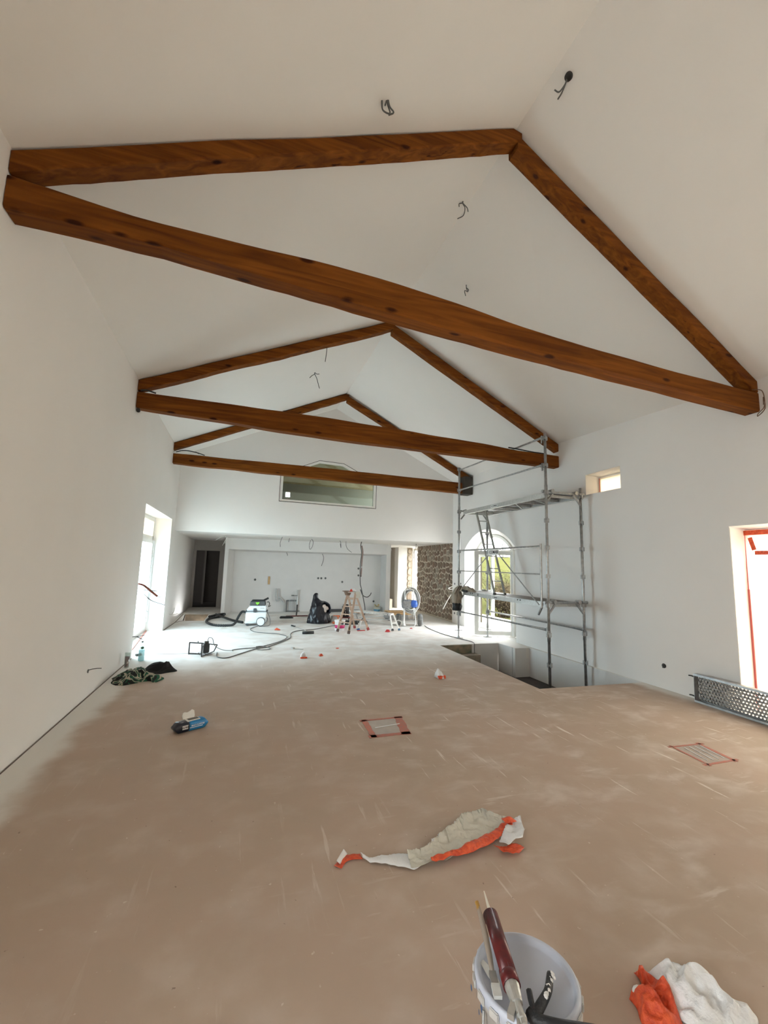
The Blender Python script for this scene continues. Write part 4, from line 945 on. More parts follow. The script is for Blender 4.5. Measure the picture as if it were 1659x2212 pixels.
# ================================================================== NEAR THINGS ON THE FLOOR
# tape squares round the floor boxes
def tape_square(pts, wds, label, shade):
    c = V((sum(p[0] for p in pts) / 4, sum(p[1] for p in pts) / 4, 0)); t = thing('floor_box_cover', (c.x, c.y, 0), label, 'floor cover')
    bm = bmesh.new(); vs = [bm.verts.new((p[0] - c.x, p[1] - c.y, .0015)) for p in pts]; vb = [bm.verts.new((p[0] - c.x, p[1] - c.y, .0)) for p in pts]
    bm.faces.new(vs)
    for i in range(4): bm.faces.new((vs[i], vs[(i + 1) % 4], vb[(i + 1) % 4], vb[i]))
    fin('film', bm, mat('dusty_film', shade, .55, noise_=tuple(x * .85 for x in shade), nscale=8), t)
    for i in range(4):
        a, b = V((*pts[i], 0)) - c, V((*pts[(i + 1) % 4], 0)) - c; d = (b - a).normalized(); ext = .03 if i % 2 else .05
        bm = bmesh.new(); n = 14; prev = None; s = d.cross(V((0, 0, 1)))
        for k in range(n + 1):
            p = a - d * ext + (b - a + 2 * d * ext) * k / n; w1 = wds[i] / 2 * (1 + .25 * nz((k * .7, i, shade[0] * 9)))
            cur = [bm.verts.new(p + s * w1 + V((0, 0, .0035))), bm.verts.new(p - s * w1 + V((0, 0, .0035))), bm.verts.new(p - s * w1 + V((0, 0, .001))), bm.verts.new(p + s * w1 + V((0, 0, .001)))]
            if prev:
                for q in range(4): bm.faces.new((prev[q], prev[(q + 1) % 4], cur[(q + 1) % 4], cur[q]))
            prev = cur
        fin('tape_strip', bm, M_orangep, t)
    return t
t1 = tape_square([(1.375, 4.67), (1.77, 4.675), (1.69, 4.235), (1.35, 4.235)], (.035, .09, .06, .06), 'square floor patch edged with faded red tape in the middle of the floor', (.50, .45, .41))
bm = bmesh.new(); rbar(bm, (-.12, -.02, .006), (.17, .03, .006), .012, .004); fin('crease', bm, M_foil, t1)
t2 = tape_square([(4.10, 3.27), (4.44, 3.25), (4.38, 2.90), (4.05, 2.90)], (.022, .035, .025, .022), 'square floor patch edged with thin red tape near the steel plank', (.46, .38, .33))
bm = bmesh.new()
for k in range(4): rbar(bm, (-.12 + k * .07, -.13, .004), (-.05 + k * .07, .14, .006), .006, .003)
fin('crease', bm, M_foil, t2)

def loft(name, A, B, m, parent, hfun, nu=60, nv=10, off=(0, 0, 0), thick=.0012, jag=0):
    def samp(P, t):
        d = [0]
        for a, b in zip(P, P[1:]): d.append(d[-1] + math.hypot(b[0] - a[0], b[1] - a[1]))
        s = t * d[-1]
        for i in range(len(P) - 1):
            if s <= d[i + 1] + 1e-9:
                q = (s - d[i]) / max(1e-9, d[i + 1] - d[i]); return P[i][0] + (P[i + 1][0] - P[i][0]) * q, P[i][1] + (P[i + 1][1] - P[i][1]) * q
        return P[-1]
    bm = bmesh.new(); g = {}
    for i in range(nu + 1):
        a, b = samp(A, i / nu), samp(B, i / nu)
        if jag: j_ = jag * random.uniform(-1, 1); a = (a[0] + j_, a[1] + jag * random.uniform(-1, 1))
        for j in range(nv + 1):
            t = j / nv; x = a[0] + (b[0] - a[0]) * t; y = a[1] + (b[1] - a[1]) * t
            g[i, j] = bm.verts.new((x - off[0], y - off[1], .003 + max(0, hfun(x, y, i / nu, t)) - off[2]))
    for i in range(nu):
        for j in range(nv): bm.faces.new((g[i, j], g[i + 1, j], g[i + 1, j + 1], g[i, j + 1]))
    o = fin(name, bm, m, parent, True); md = o.modifiers.new('solid', 'SOLIDIFY'); md.thickness = thick; md.offset = 1
    return o
pp = thing('masking_paper', (1.3, 2.52, 0), 'torn strip of crumpled masking paper with orange tape in the middle foreground', 'masking paper')
o_ = (1.3, 2.52, 0)
upper = [(1.02, 2.50), (1.07, 2.49), (1.15, 2.50), (1.22, 2.555), (1.29, 2.595), (1.35, 2.625), (1.42, 2.655), (1.44, 2.69), (1.51, 2.73), (1.59, 2.752), (1.665, 2.745), (1.70, 2.71), (1.76, 2.63), (1.80, 2.57)]
lower = [(1.0, 2.385), (1.10, 2.385), (1.20, 2.395), (1.30, 2.42), (1.40, 2.45), (1.50, 2.475), (1.58, 2.50), (1.66, 2.53), (1.72, 2.55), (1.78, 2.555)]
hf = lambda x, y, u, t: .018 + .022 * nz((x, y, 0), 7) + .018 * (.5 - abs(nz((x + .02 * nz((x, y, 2), 12), y, 4), 14))) + .008 * (.5 - abs(nz((x, y, 7), 34))) + .03 * max(0, nz((x, y, 9), 4)) * (1 - abs(2 * t - 1))
loft('sheet', upper, lower, M_paper, pp, lambda x, y, u, t: hf(x, y, u, t) + .02 * (1 - t) ** 3, 140, 34, o_, jag=.006)
loft('torn_edge', [(x - .012, y + .012) for x, y in upper[2:11]], upper[2:11], M_foil, pp, lambda x, y, u, t: .022 + .012 * abs(nz((x, y, 2), 20)), 80, 2, o_, jag=.007)
loft('folded_tail', [(.765, 2.605), (.80, 2.545), (.87, 2.545), (.93, 2.54), (.99, 2.535), (1.08, 2.50)], [(.77, 2.56), (.80, 2.505), (.88, 2.475), (.95, 2.43), (1.02, 2.385), (1.06, 2.40)], M_foil, pp, lambda x, y, u, t: .008 + .012 * abs(nz((x, y, 1), 14)) + .012 * t * (1 - t) * 4, 40, 6, o_, jag=.003)
loft('orange_tape', [(.60, 2.545), (.66, 2.60), (.69, 2.61), (.765, 2.60)], [(.635, 2.51), (.665, 2.55), (.70, 2.565), (.77, 2.555)], M_orange, pp, lambda x, y, u, t: .004 + .006 * abs(nz((x, y, 1), 20)), 20, 3, o_)
loft('white_backing', [(.615, 2.55), (.675, 2.635)], [(.635, 2.545), (.695, 2.62)], M_foil, pp, lambda x, y, u, t: .02 * (1 - t) + .006, 8, 3, o_)
loft('orange_tape', [(1.13, 2.408), (1.30, 2.435), (1.42, 2.475), (1.52, 2.505), (1.62, 2.535), (1.72, 2.58), (1.76, 2.60)], [(1.12, 2.38), (1.28, 2.375), (1.42, 2.40), (1.55, 2.435), (1.66, 2.485), (1.76, 2.535), (1.79, 2.56)], M_orange, pp, lambda x, y, u, t: .03 + .022 * abs(nz((x, y, 6), 15)) + .015 * math.sin(t * math.pi), 50, 7, o_, jag=.003)
loft('orange_tape', [(1.55, 2.425), (1.60, 2.40), (1.66, 2.39), (1.70, 2.40)], [(1.56, 2.37), (1.60, 2.335), (1.66, 2.325), (1.72, 2.36)], M_orange, pp, lambda x, y, u, t: .02 + .03 * abs(nz((x, y, 3), 14)), 24, 6, o_, jag=.004)
loft('crumpled_end', [(1.59, 2.43), (1.66, 2.49), (1.72, 2.54), (1.78, 2.57), (1.85, 2.585)], [(1.62, 2.375), (1.69, 2.40), (1.74, 2.40), (1.79, 2.45), (1.81, 2.50)], M_foil, pp, lambda x, y, u, t: .04 + .04 * nz((x, y, 8), 11) + .02 * u, 30, 10, o_, jag=.005)
loft('orange_tape', [(1.72, 2.60), (1.77, 2.60), (1.79, 2.585)], [(1.72, 2.545), (1.77, 2.54), (1.80, 2.545)], M_orange, pp, lambda x, y, u, t: .055 + .02 * math.sin(u * 3.1) * math.sin(t * 3.1), 12, 6, o_)

# wipes pack
wp = thing('wipes_pack', (-.385, 4.86, 0), 'blue and black soft pack of cleaning wipes with its white lid open', 'wipes', rz=math.radians(29))
M_blue = mat('pack_blue', (.02, .22, .52), .3, bump=.15, nscale=14); M_navy = mat('pack_black', (.012, .016, .03), .3, bump=.2, nscale=14)
def pack(x0, x1, mi):
    bm = bmesh.new(); rings = []; n = 16
    for k in range(13):
        x = x0 + (x1 - x0) * k / 12; e = min(1, (x + .165) / .045, (.165 - x) / .045); e = max(.12, math.sin(max(0, e) * H))
        hy, hz = .062 * (.75 + .25 * e), .045 * e + .004
        rings.append([bm.verts.new((x, hy * math.copysign(abs(math.cos(a)) ** .6, math.cos(a)) + .003 * nz((x, a, 0), 12), .047 + hz * math.copysign(abs(math.sin(a)) ** .6, math.sin(a)) + .003 * nz((x, a, 5), 10))) for a in [2 * math.pi * j / n for j in range(n)]])
    for A, B in zip(rings, rings[1:]):
        for j in range(n): bm.faces.new((A[j], A[(j + 1) % n], B[(j + 1) % n], B[j]))
    bm.faces.new(rings[0][::-1]); bm.faces.new(rings[-1]); return bm
fin('wrapper', pack(-.03, .165, 0), M_blue, wp, True); fin('wrapper_end', pack(-.165, -.03, 0), M_navy, wp, True)
bm = bmesh.new(); box(bm, (.02, -.005, .095), (.13, .075, .008), bev=.003); fin('lid_rim', bm, M_pvc, wp); bm = bmesh.new(); box(bm, (.025, -.003, .1), (.10, .045, .004)); fin('opening', bm, M_cable, wp)
bm = bmesh.new()
P2 = [(-.058, .0), (.058, .0), (.062, .02), (.058, .058), (.04, .068), (.018, .058), (-.01, .05), (-.035, .056), (-.055, .05), (-.064, .03)]
vs = [bm.verts.new((.0 + x, .04 + z * .25, .098 + z * 1.05)) for x, z in P2]; vb = [bm.verts.new((.0 + x, .05 + z * .25, .098 + z * 1.05)) for x, z in P2]
bm.faces.new(vs); bm.faces.new(vb[::-1])
for i in range(len(P2)): bm.faces.new((vs[i], vs[(i + 1) % len(P2)], vb[(i + 1) % len(P2)], vb[i]))
fin('lid', bm, M_pvc, wp)
M_print = mat('white_print', (.75, .78, .80), .4)
def plate(name, pts, m, parent):
    bm = bmesh.new(); vs = [bm.verts.new(p) for p in pts]; f0 = bm.faces.new(vs); r = bmesh.ops.extrude_face_region(bm, geom=[f0])
    d = (V(pts[1]) - V(pts[0])).cross(V(pts[2]) - V(pts[1])).normalized() * .001
    bmesh.ops.translate(bm, verts=[v for v in r['geom'] if isinstance(v, bmesh.types.BMVert)], vec=d); return fin(name, bm, m, parent)
plate('printed_panel', [(-.10, -.0655, .035), (-.045, -.0665, .035), (-.045, -.064, .07), (-.10, -.063, .07)], M_print, wp)
def ltxt(s, size, pos, rot, m, parent, bold=0):
    c = bpy.data.curves.new('lettering', 'FONT'); c.body = s; c.size = size; c.extrude = .0006; c.offset = bold; c.align_x = 'CENTER'; c.align_y = 'CENTER'
    o = bpy.data.objects.new('lettering', c); COL.objects.link(o); bpy.context.view_layer.update()
    me = bpy.data.meshes.new_from_object(o.evaluated_get(bpy.context.evaluated_depsgraph_get())); bpy.data.objects.remove(o)
    me.transform(Matrix.Translation(pos) @ rot); return link('lettering', me, m, parent)
RXf = Matrix.Rotation(H * .93, 4, 'X')
ltxt('ULTRA', .020, (-.0725, -.0680, .053), RXf, M_ink, wp, .0006)
ltxt('MULTI PURPOSE', .018, (.052, -.0675, .055), RXf, M_print, wp, .0004); plate('printed_line', [(-.03, -.0675, .036), (.10, -.0675, .036), (.10, -.067, .041), (-.03, -.067, .041)], M_print, wp)
bm = bmesh.new(); lathe(bm, [(.030, 0), (.030, .001), (.026, .001), (.026, 0)], n=24, mat4=Matrix.Translation((-.095, 0, .093))); fin('emblem', bm, M_print, wp)
ltxt('ULTRA', .013, (-.095, 0, .094), Matrix.Identity(4), M_print, wp, .0004)

# bucket in the right foreground
BX, BY, BR, BZ = .973, 1.335, .157, .36
bk = thing('paint_bucket', (BX, BY, 0), 'white lidded plastic bucket with tools lying on it, bottom foreground', 'bucket')
M_bucket = mat('bucket_plastic', (.66, .66, .66), .4, noise_=(.50, .49, .47), nscale=7); M_lid = mat('lid_plastic', (.57, .61, .71), .45, noise_=(.51, .55, .65), nscale=4)
bm = bmesh.new(); lathe(bm, [(.125, 0), (.13, .005), (.148, .30), (.156, .302), (.158, .345), (.15, .348), (.146, .33)], n=56); fin('tub', bm, M_bucket, bk, True)
bm = bmesh.new(); lathe(bm, [(.162, .325), (.165, .327), (.166, .352), (.163, .361), (.155, .363), (.149, .358), (.146, .345), (.141, .342), (.06, .3425), (.0, .3425)], n=72); fin('lid', bm, M_lid, bk, True)
for k in range(18):
    a = 2 * math.pi * k / 18; bm = bmesh.new(); box(bm, (.168 * math.cos(a), .168 * math.sin(a), .336), (.008, .035, .026), rz=a, bev=.003); fin('lid_tab', bm, M_bucket, bk)
bm = bmesh.new(); tube(bm, [(-.16, 0, .30), (-.18, -.03, .22), (-.19, -.06, .12), (-.17, -.09, .06), (-.12, -.13, .05)], .0035, n=6); fin('bail', bm, M_steel, bk)
bm = bmesh.new(); r2 = random.Random(3)
for k in range(26):
    a = r2.uniform(2.2, 5.2); z = r2.uniform(.18, .33); R = .139 + (.0175) * z / .3 + (.0205 if z > .323 else .001) + (.0) ; s = r2.uniform(.003, .010)
    c = V((R * math.cos(a), R * math.sin(a), z)); tdir = V((-math.sin(a), math.cos(a), 0)); vs = [bm.verts.new(c + tdir * s * math.cos(q) * 1 + V((0, 0, 1)) * s * 1.6 * math.sin(q) + V((math.cos(a), math.sin(a), 0)) * .003) for q in [k2 * 1.047 for k2 in range(6)]]; bm.faces.new(vs)
fin('paint_splash', bm, mat('blue_splash', (.05, .11, .24), .5), bk)['kind'] = 'stuff'
plate('paint_splash', [(.0 - .10 + x, .055 + y, .3440) for x, y in ((-.012, .045), (.004, .05), (.016, .0), (.012, -.04), (-.002, -.055), (-.014, -.01))][::-1], mat('white_splash', (.85, .86, .84), .4), bk)

# caulking gun lying across the lid
gA, gB = V((.958, 1.520, .405)), V((.884, 1.285, .392)); gd = (gB - gA).normalized(); gs = gd.cross(V((0, 0, 1))).normalized(); gu = gs.cross(gd)
G = lambda s, a, b: gA + gd * s + gs * a + gu * b
cg = thing('caulking_gun', tuple(gA), 'dark red caulking gun with white nozzle lying across the bucket lid', 'caulking gun')
M_red = mat('gun_red', (.15, .012, .014), .3, noise_=(.07, .008, .01), nscale=22); M_cart = mat('cartridge', (.70, .72, .70), .4, noise_=(.60, .60, .58), nscale=30)
q4 = Matrix.Translation(gA) @ gd.to_track_quat('Z', 'Y').to_matrix().to_4x4()
bm = bmesh.new(); lathe(bm, [(.023, .004), (.0235, .01), (.0235, .205), (.021, .21)], n=20, mat4=q4); fin('cartridge', loc(bm, cg), M_cart, cg, True)
bm = bmesh.new(); n = 16                       # half-open steel cradle
for s0, s1, a0, a1 in ((0.0, .215, .2, 4.0), (.20, .25, 0, 6.283), (-.004, .012, 0, 6.283)):
    k_ = 20; prev = None
    for k in range(k_ + 1):
        a = a0 + (a1 - a0) * k / k_; cur = [bm.verts.new(G(s, r * math.cos(a), r * math.sin(a))) for s, r in ((s0, .0245), (s1, .0245), (s1, .0275), (s0, .0275))]
        if prev:
            for q in range(4): bm.faces.new((prev[q], prev[(q + 1) % 4], cur[(q + 1) % 4], cur[q]))
        prev = cur
bar(bm, G(-.006, 0, 0), G(0, 0, 0), .024, n=18)
fin('cradle', loc(bm, cg), M_red, cg, True)
bm = bmesh.new(); bar(bm, G(-.012, 0, .004), G(-.004, 0, .004), .012, n=10); bar(bm, G(-.10, .0, .010), G(-.010, 0, .005), .0022, .0065, n=10); fin('nozzle', loc(bm, cg), mat('nozzle_white', (.80, .76, .66), .4), cg)
bm = bmesh.new(); bar(bm, G(.25, 0, 0), G(.30, 0, 0), .024, .017, n=12); bar(bm, G(.30, 0, .0), G(.36, .0, .0), .012, n=10); bar(bm, G(.335, 0, 0), G(.345, 0, 0), .015, n=12); bar(bm, G(.28, 0, -.0), G(.42, -.0, .004), .006, n=8)
rbar(bm, G(.285, 0, 0), G(.33, .03, -.006), .02, .018, up=(0, 0, 1)); rbar(bm, G(.33, .0, -.002), G(.44, .03, -.004), .024, .02)
fin('handle', loc(bm, cg), M_alu, cg)
# putty knife crossing under it
pk = thing('putty_knife', (.95, 1.21, .37), 'black plastic trigger and scraper tool caked with paint beside the caulking gun', 'scraper')
bm = bmesh.new()
tube(bm, [(.905, 1.205, .372), (.955, 1.225, .385), (.985, 1.240, .395), (1.02, 1.275, .40)], lambda t: .016 - .006 * t, n=8); tube(bm, [(.90, 1.22, .37), (.905, 1.195, .372), (.95, 1.16, .375), (1.02, 1.13, .372), (1.08, 1.10, .372)], .017, n=8); tube(bm, [(.925, 1.255, .395), (.915, 1.23, .385), (.91, 1.20, .375)], .009, n=6)
fin('handle', loc(bm, pk), mat('black_plastic', (.022, .024, .028), .45, bump=.5, nscale=30), pk, True)
bm = bmesh.new()
for k in range(22):
    t = k / 21; p = V((.958 + .07 * t, 1.228 + .045 * t, .397 + .008 * t)) + V((r2.uniform(-.006, .006), r2.uniform(-.012, .004), 0)); bmesh.ops.create_icosphere(bm, subdivisions=1, radius=r2.uniform(.004, .008), matrix=Matrix.Translation(p))
fin('dried_paint', loc(bm, pk), M_white, pk)['kind'] = 'stuff'
# brush
br = thing('paint_brush', (.92, 1.45, .37), 'slim brush with ochre tipped handle leaning over the bucket rim', 'brush')
bm = bmesh.new(); tube(bm, [(.922, 1.555, .43), (.910, 1.50, .412), (.885, 1.42, .388), (.862, 1.36, .375)], lambda t: .0065 + .004 * math.sin(t * 3), n=8); fin('handle', loc(bm, br), mat('grey_handle', (.30, .25, .21), .6), br, True)
bm = bmesh.new(); tube(bm, [(.9235, 1.561, .4316), (.9215, 1.550, .4284), (.917, 1.535, .4235)], .0074, n=8); fin('handle_tip', loc(bm, br), mat('ochre', (.36, .20, .04), .5), br)
bm = bmesh.new(); rbar(bm, (.862, 1.36, .374), (.850, 1.325, .370), .022, .012); fin('ferrule', loc(bm, br), M_steel, br)
bm = bmesh.new(); rbar(bm, (.850, 1.325, .370), (.838, 1.29, .366), .026, .012); fin('bristle', loc(bm, br), M_cart, br)

# crumpled rag
rg = thing('crumpled_film', (1.70, 1.45, 0), 'crumpled ball of white film and orange tape, bottom right foreground', 'waste')
pile('white_film', [(1.70, 1.50), (1.73, 1.55), (1.80, 1.54), (1.85, 1.575), (1.875, 1.55), (1.88, 1.50), (1.93, 1.47), (1.94, 1.43), (1.93, 1.37), (1.97, 1.32), (1.93, 1.27), (1.80, 1.27), (1.68, 1.36)], .085, M_foil, rg, (1.70, 1.45, 0), 3, 10, sharp=1.7, n=160, rings=26)
pile('orange_tape', [(1.56, 1.50), (1.60, 1.50), (1.66, 1.51), (1.675, 1.585), (1.70, 1.56), (1.73, 1.52), (1.77, 1.47), (1.76, 1.42), (1.70, 1.36), (1.60, 1.34), (1.52, 1.40), (1.54, 1.45)], .08, M_orange, rg, (1.70, 1.45, 0), 12, 11, sharp=1.6, n=140, rings=22)
bm = bmesh.new(); bmesh.ops.create_icosphere(bm, subdivisions=2, radius=.02, matrix=Matrix.Translation((-.10, .03, .035)) @ Matrix.Diagonal((1.2, .8, .8, 1))); fin('white_film', bm, M_foil, rg, True)

# ================================================================== LEFT: SHIRTS, BOTTLE, GLASS, WORK LAMP
M_blackc = mat('black_cloth', (.012, .012, .012), .95); 
def plaid():
    m = mat('plaid_cloth', (.5, .45, .36), .95); nt = m.node_tree; b = nt.nodes['Principled BSDF']; L = nt.links.new
    tc = nd(nt, 'ShaderNodeTexCoord'); n = nd(nt, 'ShaderNodeTexNoise'); n.inputs['Scale'].default_value = 5.5; n.inputs['Detail'].default_value = 1; n.inputs['Distortion'].default_value = 1.4; L(tc.outputs['Object'], n.inputs['Vector'])
    r = nd(nt, 'ShaderNodeValToRGB'); r.color_ramp.interpolation = 'CONSTANT'; e = r.color_ramp.elements; e[0].color = (.01, .01, .01, 1); e[0].position = 0; e[1].position = .47; e[1].color = (.40, .35, .27, 1)
    k = e.new(.56); k.color = (.012, .085, .045, 1); k = e.new(.64); k.color = (.012, .012, .012, 1); k = e.new(.43); k.color = (.015, .10, .05, 1)
    L(n.outputs[0], r.inputs[0]); L(r.outputs[0], b.inputs['Base Color']); return m
ps = pile('plaid_shirt', [(-1.50, 6.70), (-1.38, 6.66), (-1.25, 6.78), (-1.12, 6.84), (-.99, 6.72), (-.93, 6.86), (-.99, 7.0), (-1.12, 6.96), (-1.2, 7.12), (-1.30, 7.45), (-1.48, 7.55), (-1.60, 7.35), (-1.59, 7.0)], .15, plaid(), None, (-1.33, 7.0, 0), 4, 5)
ps.location = (-1.33, 7.0, 0); tag(ps, 'black, cream and green plaid shirt dropped in a heap by the left wall', 'shirt')
bp_ = pile('black_garment', [(-1.27, 7.42), (-1.18, 7.22), (-1.0, 7.18), (-.86, 7.30), (-.84, 7.44), (-.95, 7.58), (-1.1, 7.66), (-1.24, 7.60)], .20, M_blackc, None, (-1.05, 7.4, 0), 8, 4, sharp=.8)
bp_.location = (-1.05, 7.4, 0); tag(bp_, 'plain black garment heaped on the floor right of the plaid shirt', 'garment')
wb = thing('water_bottle', (-1.48, 8.2, 0), 'tall clear plastic water bottle with green label, half full, by the left wall', 'bottle')
M_pet = thin_mat('bottle_plastic', (.80, .90, .90), (1, 1, 1), .14, .05, diff=.18, dcol=(.55, .68, .68)); M_water = thin_mat('water', (.70, .84, .86), (1, 1, 1), .08, .02, diff=.25, dcol=(.55, .72, .75))
bm = bmesh.new(); lathe(bm, [(.038, 0), (.045, .008), (.046, .06), (.043, .07), (.046, .08), (.046, .21), (.040, .245), (.018, .285), (.013, .29), (.013, .302)], n=24); fin('body', bm, M_pet, wb, True)
bm = bmesh.new(); lathe(bm, [(.036, .004), (.043, .01), (.043, .17), (.043, .172)], n=20); fin('water', bm, M_water, wb, True)
bm = bmesh.new(); lathe(bm, [(.016, .298), (.016, .318), (.014, .32)], n=16); fin('cap', bm, mat('cap_grey', (.25, .33, .33), .5), wb)
bm = bmesh.new(); bmesh.ops.create_icosphere(bm, subdivisions=2, radius=.026, matrix=Matrix.Translation((.01, -.034, .215)) @ Matrix.Diagonal((1, .45, .9, 1))); fin('label', bm, mat('green_label', (.05, .16, .09), .6), wb, True)
dg_ = thing('drinking_glass', (-1.585, 7.72, 0), 'straight drinking glass with dark red drink standing behind the plaid shirt', 'glass')
bm = bmesh.new(); lathe(bm, [(.030, 0), (.031, .004), (.037, .23), (.035, .23), (.03, .02), (.0, .02)], n=24); fin('body', bm, thin_mat('drink_glass', (.86, .90, .88), (1, 1, 1), .15, .02), dg_, True)
bm = bmesh.new(); lathe(bm, [(.0285, .02), (.0335, .175), (.0, .175)], n=20); fin('drink', bm, mat('red_drink', (.11, .008, .015), .2), dg_, True)
bm = bmesh.new(); box(bm, (-1.60, 8.62, .02), (.10, .06, .04), rz=.6, bev=.008); tag(fin('offcut', bm, M_cable), 'dark grey offcut on the floor where the left wall meets the glazed door', 'offcut')

wl = thing('work_lamp', (-.55, 8.5, 0), 'black tubular framed extension reel lamp standing on the floor at left', 'work lamp')
T = lambda bm, P, r, n=8, k=4: tube(bm, [(p[0] + .55 - .55 + .0, p[1], p[2]) for p in P], r, n=n, k=k)
def wlp(P, r, k=1):
    bm = bmesh.new()
    for a, b in zip(P, P[1:]): bar(bm, a, b, r, n=8)
    for p in P: bmesh.ops.create_icosphere(bm, subdivisions=1, radius=r, matrix=Matrix.Translation(p))
    return bm
M_lampf = mat('lamp_frame', (.035, .033, .032), .45)
fin('frame', wlp([(-.245, .10, .0), (-.245, .10, .205), (-.03, .02, .200), (-.03, .02, .015), (-.245, .10, .015)], .0115), M_lampf, wl)
fin('frame', wlp([(-.03, .02, .2), (.22, .22, .13), (.17, .18, .02), (-.01, -.20, .012), (-.01, -.20, .17), (.03, .0, .21)], .010), M_lampf, wl)
bm = bmesh.new(); box(bm, (.045, .0, .12), (.10, .09, .17), rz=.3, bev=.012); fin('housing', bm, mat('lamp_housing', (.02, .022, .024), .4), wl)
bm = bmesh.new()
for x, z in ((.03, .225), (.065, .225)): bar(bm, (x, -.01, .20), (x, -.01, z + .015), .022, n=12)
bar(bm, (-.10, .05, .20), (-.10, .05, .235), .009, n=8); fin('plug', bm, M_cable, wl)
bm = bmesh.new(); tube(bm, [(.065, -.01, .23), (.08, -.02, .30), (.14, 0, .28), (.17, .02, .18), (.23, .05, .11), (.35, .15, .04), (.50, .25, .012)], .006, n=6); tube(bm, [(-.10, .02, .02), (-.05, -.06, .06), (.02, -.1, .05), (.09, -.08, .01)], .005, n=6); fin('flex', bm, M_cable, wl, True)
bm = bmesh.new(); lathe(bm, [(.11, .002), (.115, .006), (.10, .010), (.0, .010)], c=(.04, .04, 0), n=24); fin('reel_plate', bm, mat('reel_grey', (.35, .35, .36), .5), wl)

# cables across the floor
def fc(pts, z=.009): return [(x, y, z) for x, y in pts]
cable([fc([(.56, 12.0), (.36, 11.6), (.32, 11.3), (.42, 10.95), (.65, 10.75), (.92, 10.58), (1.08, 10.25), (1.04, 9.9), (.84, 9.5), (.44, 9.02), (.1, 8.9), (-.05, 8.82), (-.05, 8.75)])], 'grey power cable running from the vacuum in a loop to the work lamp', r=.008)
cable([fc([(-.32, 8.62), (-.30, 8.25), (-.14, 8.13), (.09, 8.45), (.39, 8.87), (.62, 9.03), (1.0, 9.66), (1.16, 10.03), (1.22, 10.54), (1.4, 10.94), (1.89, 11.17), (2.42, 11.68), (2.65, 11.8), (2.95, 12.0)])], 'long grey cable trailing from the work lamp towards the ladder', r=.009)
cable([fc([(.40, 8.86), (.38, 9.05), (.5, 9.1), (.61, 8.95), (.64, 8.80), (.50, 8.72), (.38, 8.78)])], 'small stray loop of cable in front of the long trailing cable', r=.007)
cable([fc([(5.08, 11.45), (4.97, 10.91), (4.92, 10.12), (4.95, 9.66), (5.03, 9.2), (5.08, 9.0)], .008) + [(5.09, 8.78, .01), (5.03, 8.60, .0), (5.0, 8.55, -.12), (5.0, 8.52, -.35)]], 'thin grey cable running from the sprayer over the stair opening edge', r=.008)

# ================================================================== FAR LEFT: DUST EXTRACTOR
vc = thing('dust_extractor', (.50, 12.2, 0), 'white wheeled dust extractor with dark top and green badge at the far left', 'vacuum', rz=math.radians(-4))
M_vac = mat('extractor_white', (.78, .82, .83), .4); M_vdk = mat('extractor_dark', (.075, .08, .085), .5); M_vgreen = mat('extractor_green', (.22, .60, .05), .5)
def taper_box(bm, x0, x1, y0, y1, z0, z1, tx0=0, tx1=0, ty=0, bev=.02):
    vs = [bm.verts.new(p) for p in ((x0, y0, z0), (x1, y0, z0), (x1, y1, z0), (x0, y1, z0), (x0 + tx0, y0 + ty, z1), (x1 - tx1, y0 + ty, z1), (x1 - tx1, y1 - ty, z1), (x0 + tx0, y1 - ty, z1))]
    fs = [bm.faces.new([vs[i] for i in f]) for f in ((3, 2, 1, 0), (4, 5, 6, 7), (0, 1, 5, 4), (1, 2, 6, 5), (2, 3, 7, 6), (3, 0, 4, 7))]
    bmesh.ops.bevel(bm, geom=list({e for f in fs for e in f.edges}), offset=bev, segments=3, affect='EDGES')
bm = bmesh.new(); taper_box(bm, -.27, .22, -.19, .19, .06, .34, .0, 0, .0, .025); taper_box(bm, -.28, -.02, -.19, .19, .06, .12, 0, .1, .0, .01); fin('container', bm, M_vac, vc)
bm = bmesh.new(); taper_box(bm, -.27, .22, -.19, .19, .35, .475, .09, .01, .02, .025); fin('hood', bm, M_vac, vc)
bm = bmesh.new(); box(bm, (-.02, 0, .343), (.52, .40, .012), bev=.004); fin('seal_band', bm, M_vdk, vc)
bm = bmesh.new(); taper_box(bm, -.20, .19, -.18, .18, .475, .585, .03, .02, .02, .02); fin('motor_head', bm, M_vdk, vc)
bm = bmesh.new(); box(bm, (0, 0, .59), (.30, .30, .02), bev=.008); rbar(bm, (.10, -.06, .58), (.24, -.06, .655), .05, .045); rbar(bm, (-.1, -.1, .60), (.14, -.1, .595), .03, .03); fin('handle', bm, M_black, vc)
bm = bmesh.new()
vs = [bm.verts.new((x, -.186 + (.006 if z > .53 else 0), z)) for x, z in ((-.055, .56), (.035, .56), (.035, .545), (-.005, .50), (-.02, .50), (-.055, .545))]; f = bm.faces.new(vs); r = bmesh.ops.extrude_face_region(bm, geom=[f]); bmesh.ops.translate(bm, verts=[v for v in r['geom'] if isinstance(v, bmesh.types.BMVert)], vec=(0, -.006, 0)); fin('badge', bm, M_vgreen, vc)
bm = bmesh.new(); box(bm, (-.06, -.195, .37), (.07, .02, .10), bev=.006); fin('latch', bm, M_vdk, vc)
bm = bmesh.new()
for k in range(5): box(bm, (.11, -.175, .385 + k * .010), (.10, .01, .005))
fin('vent', bm, M_vdk, vc)
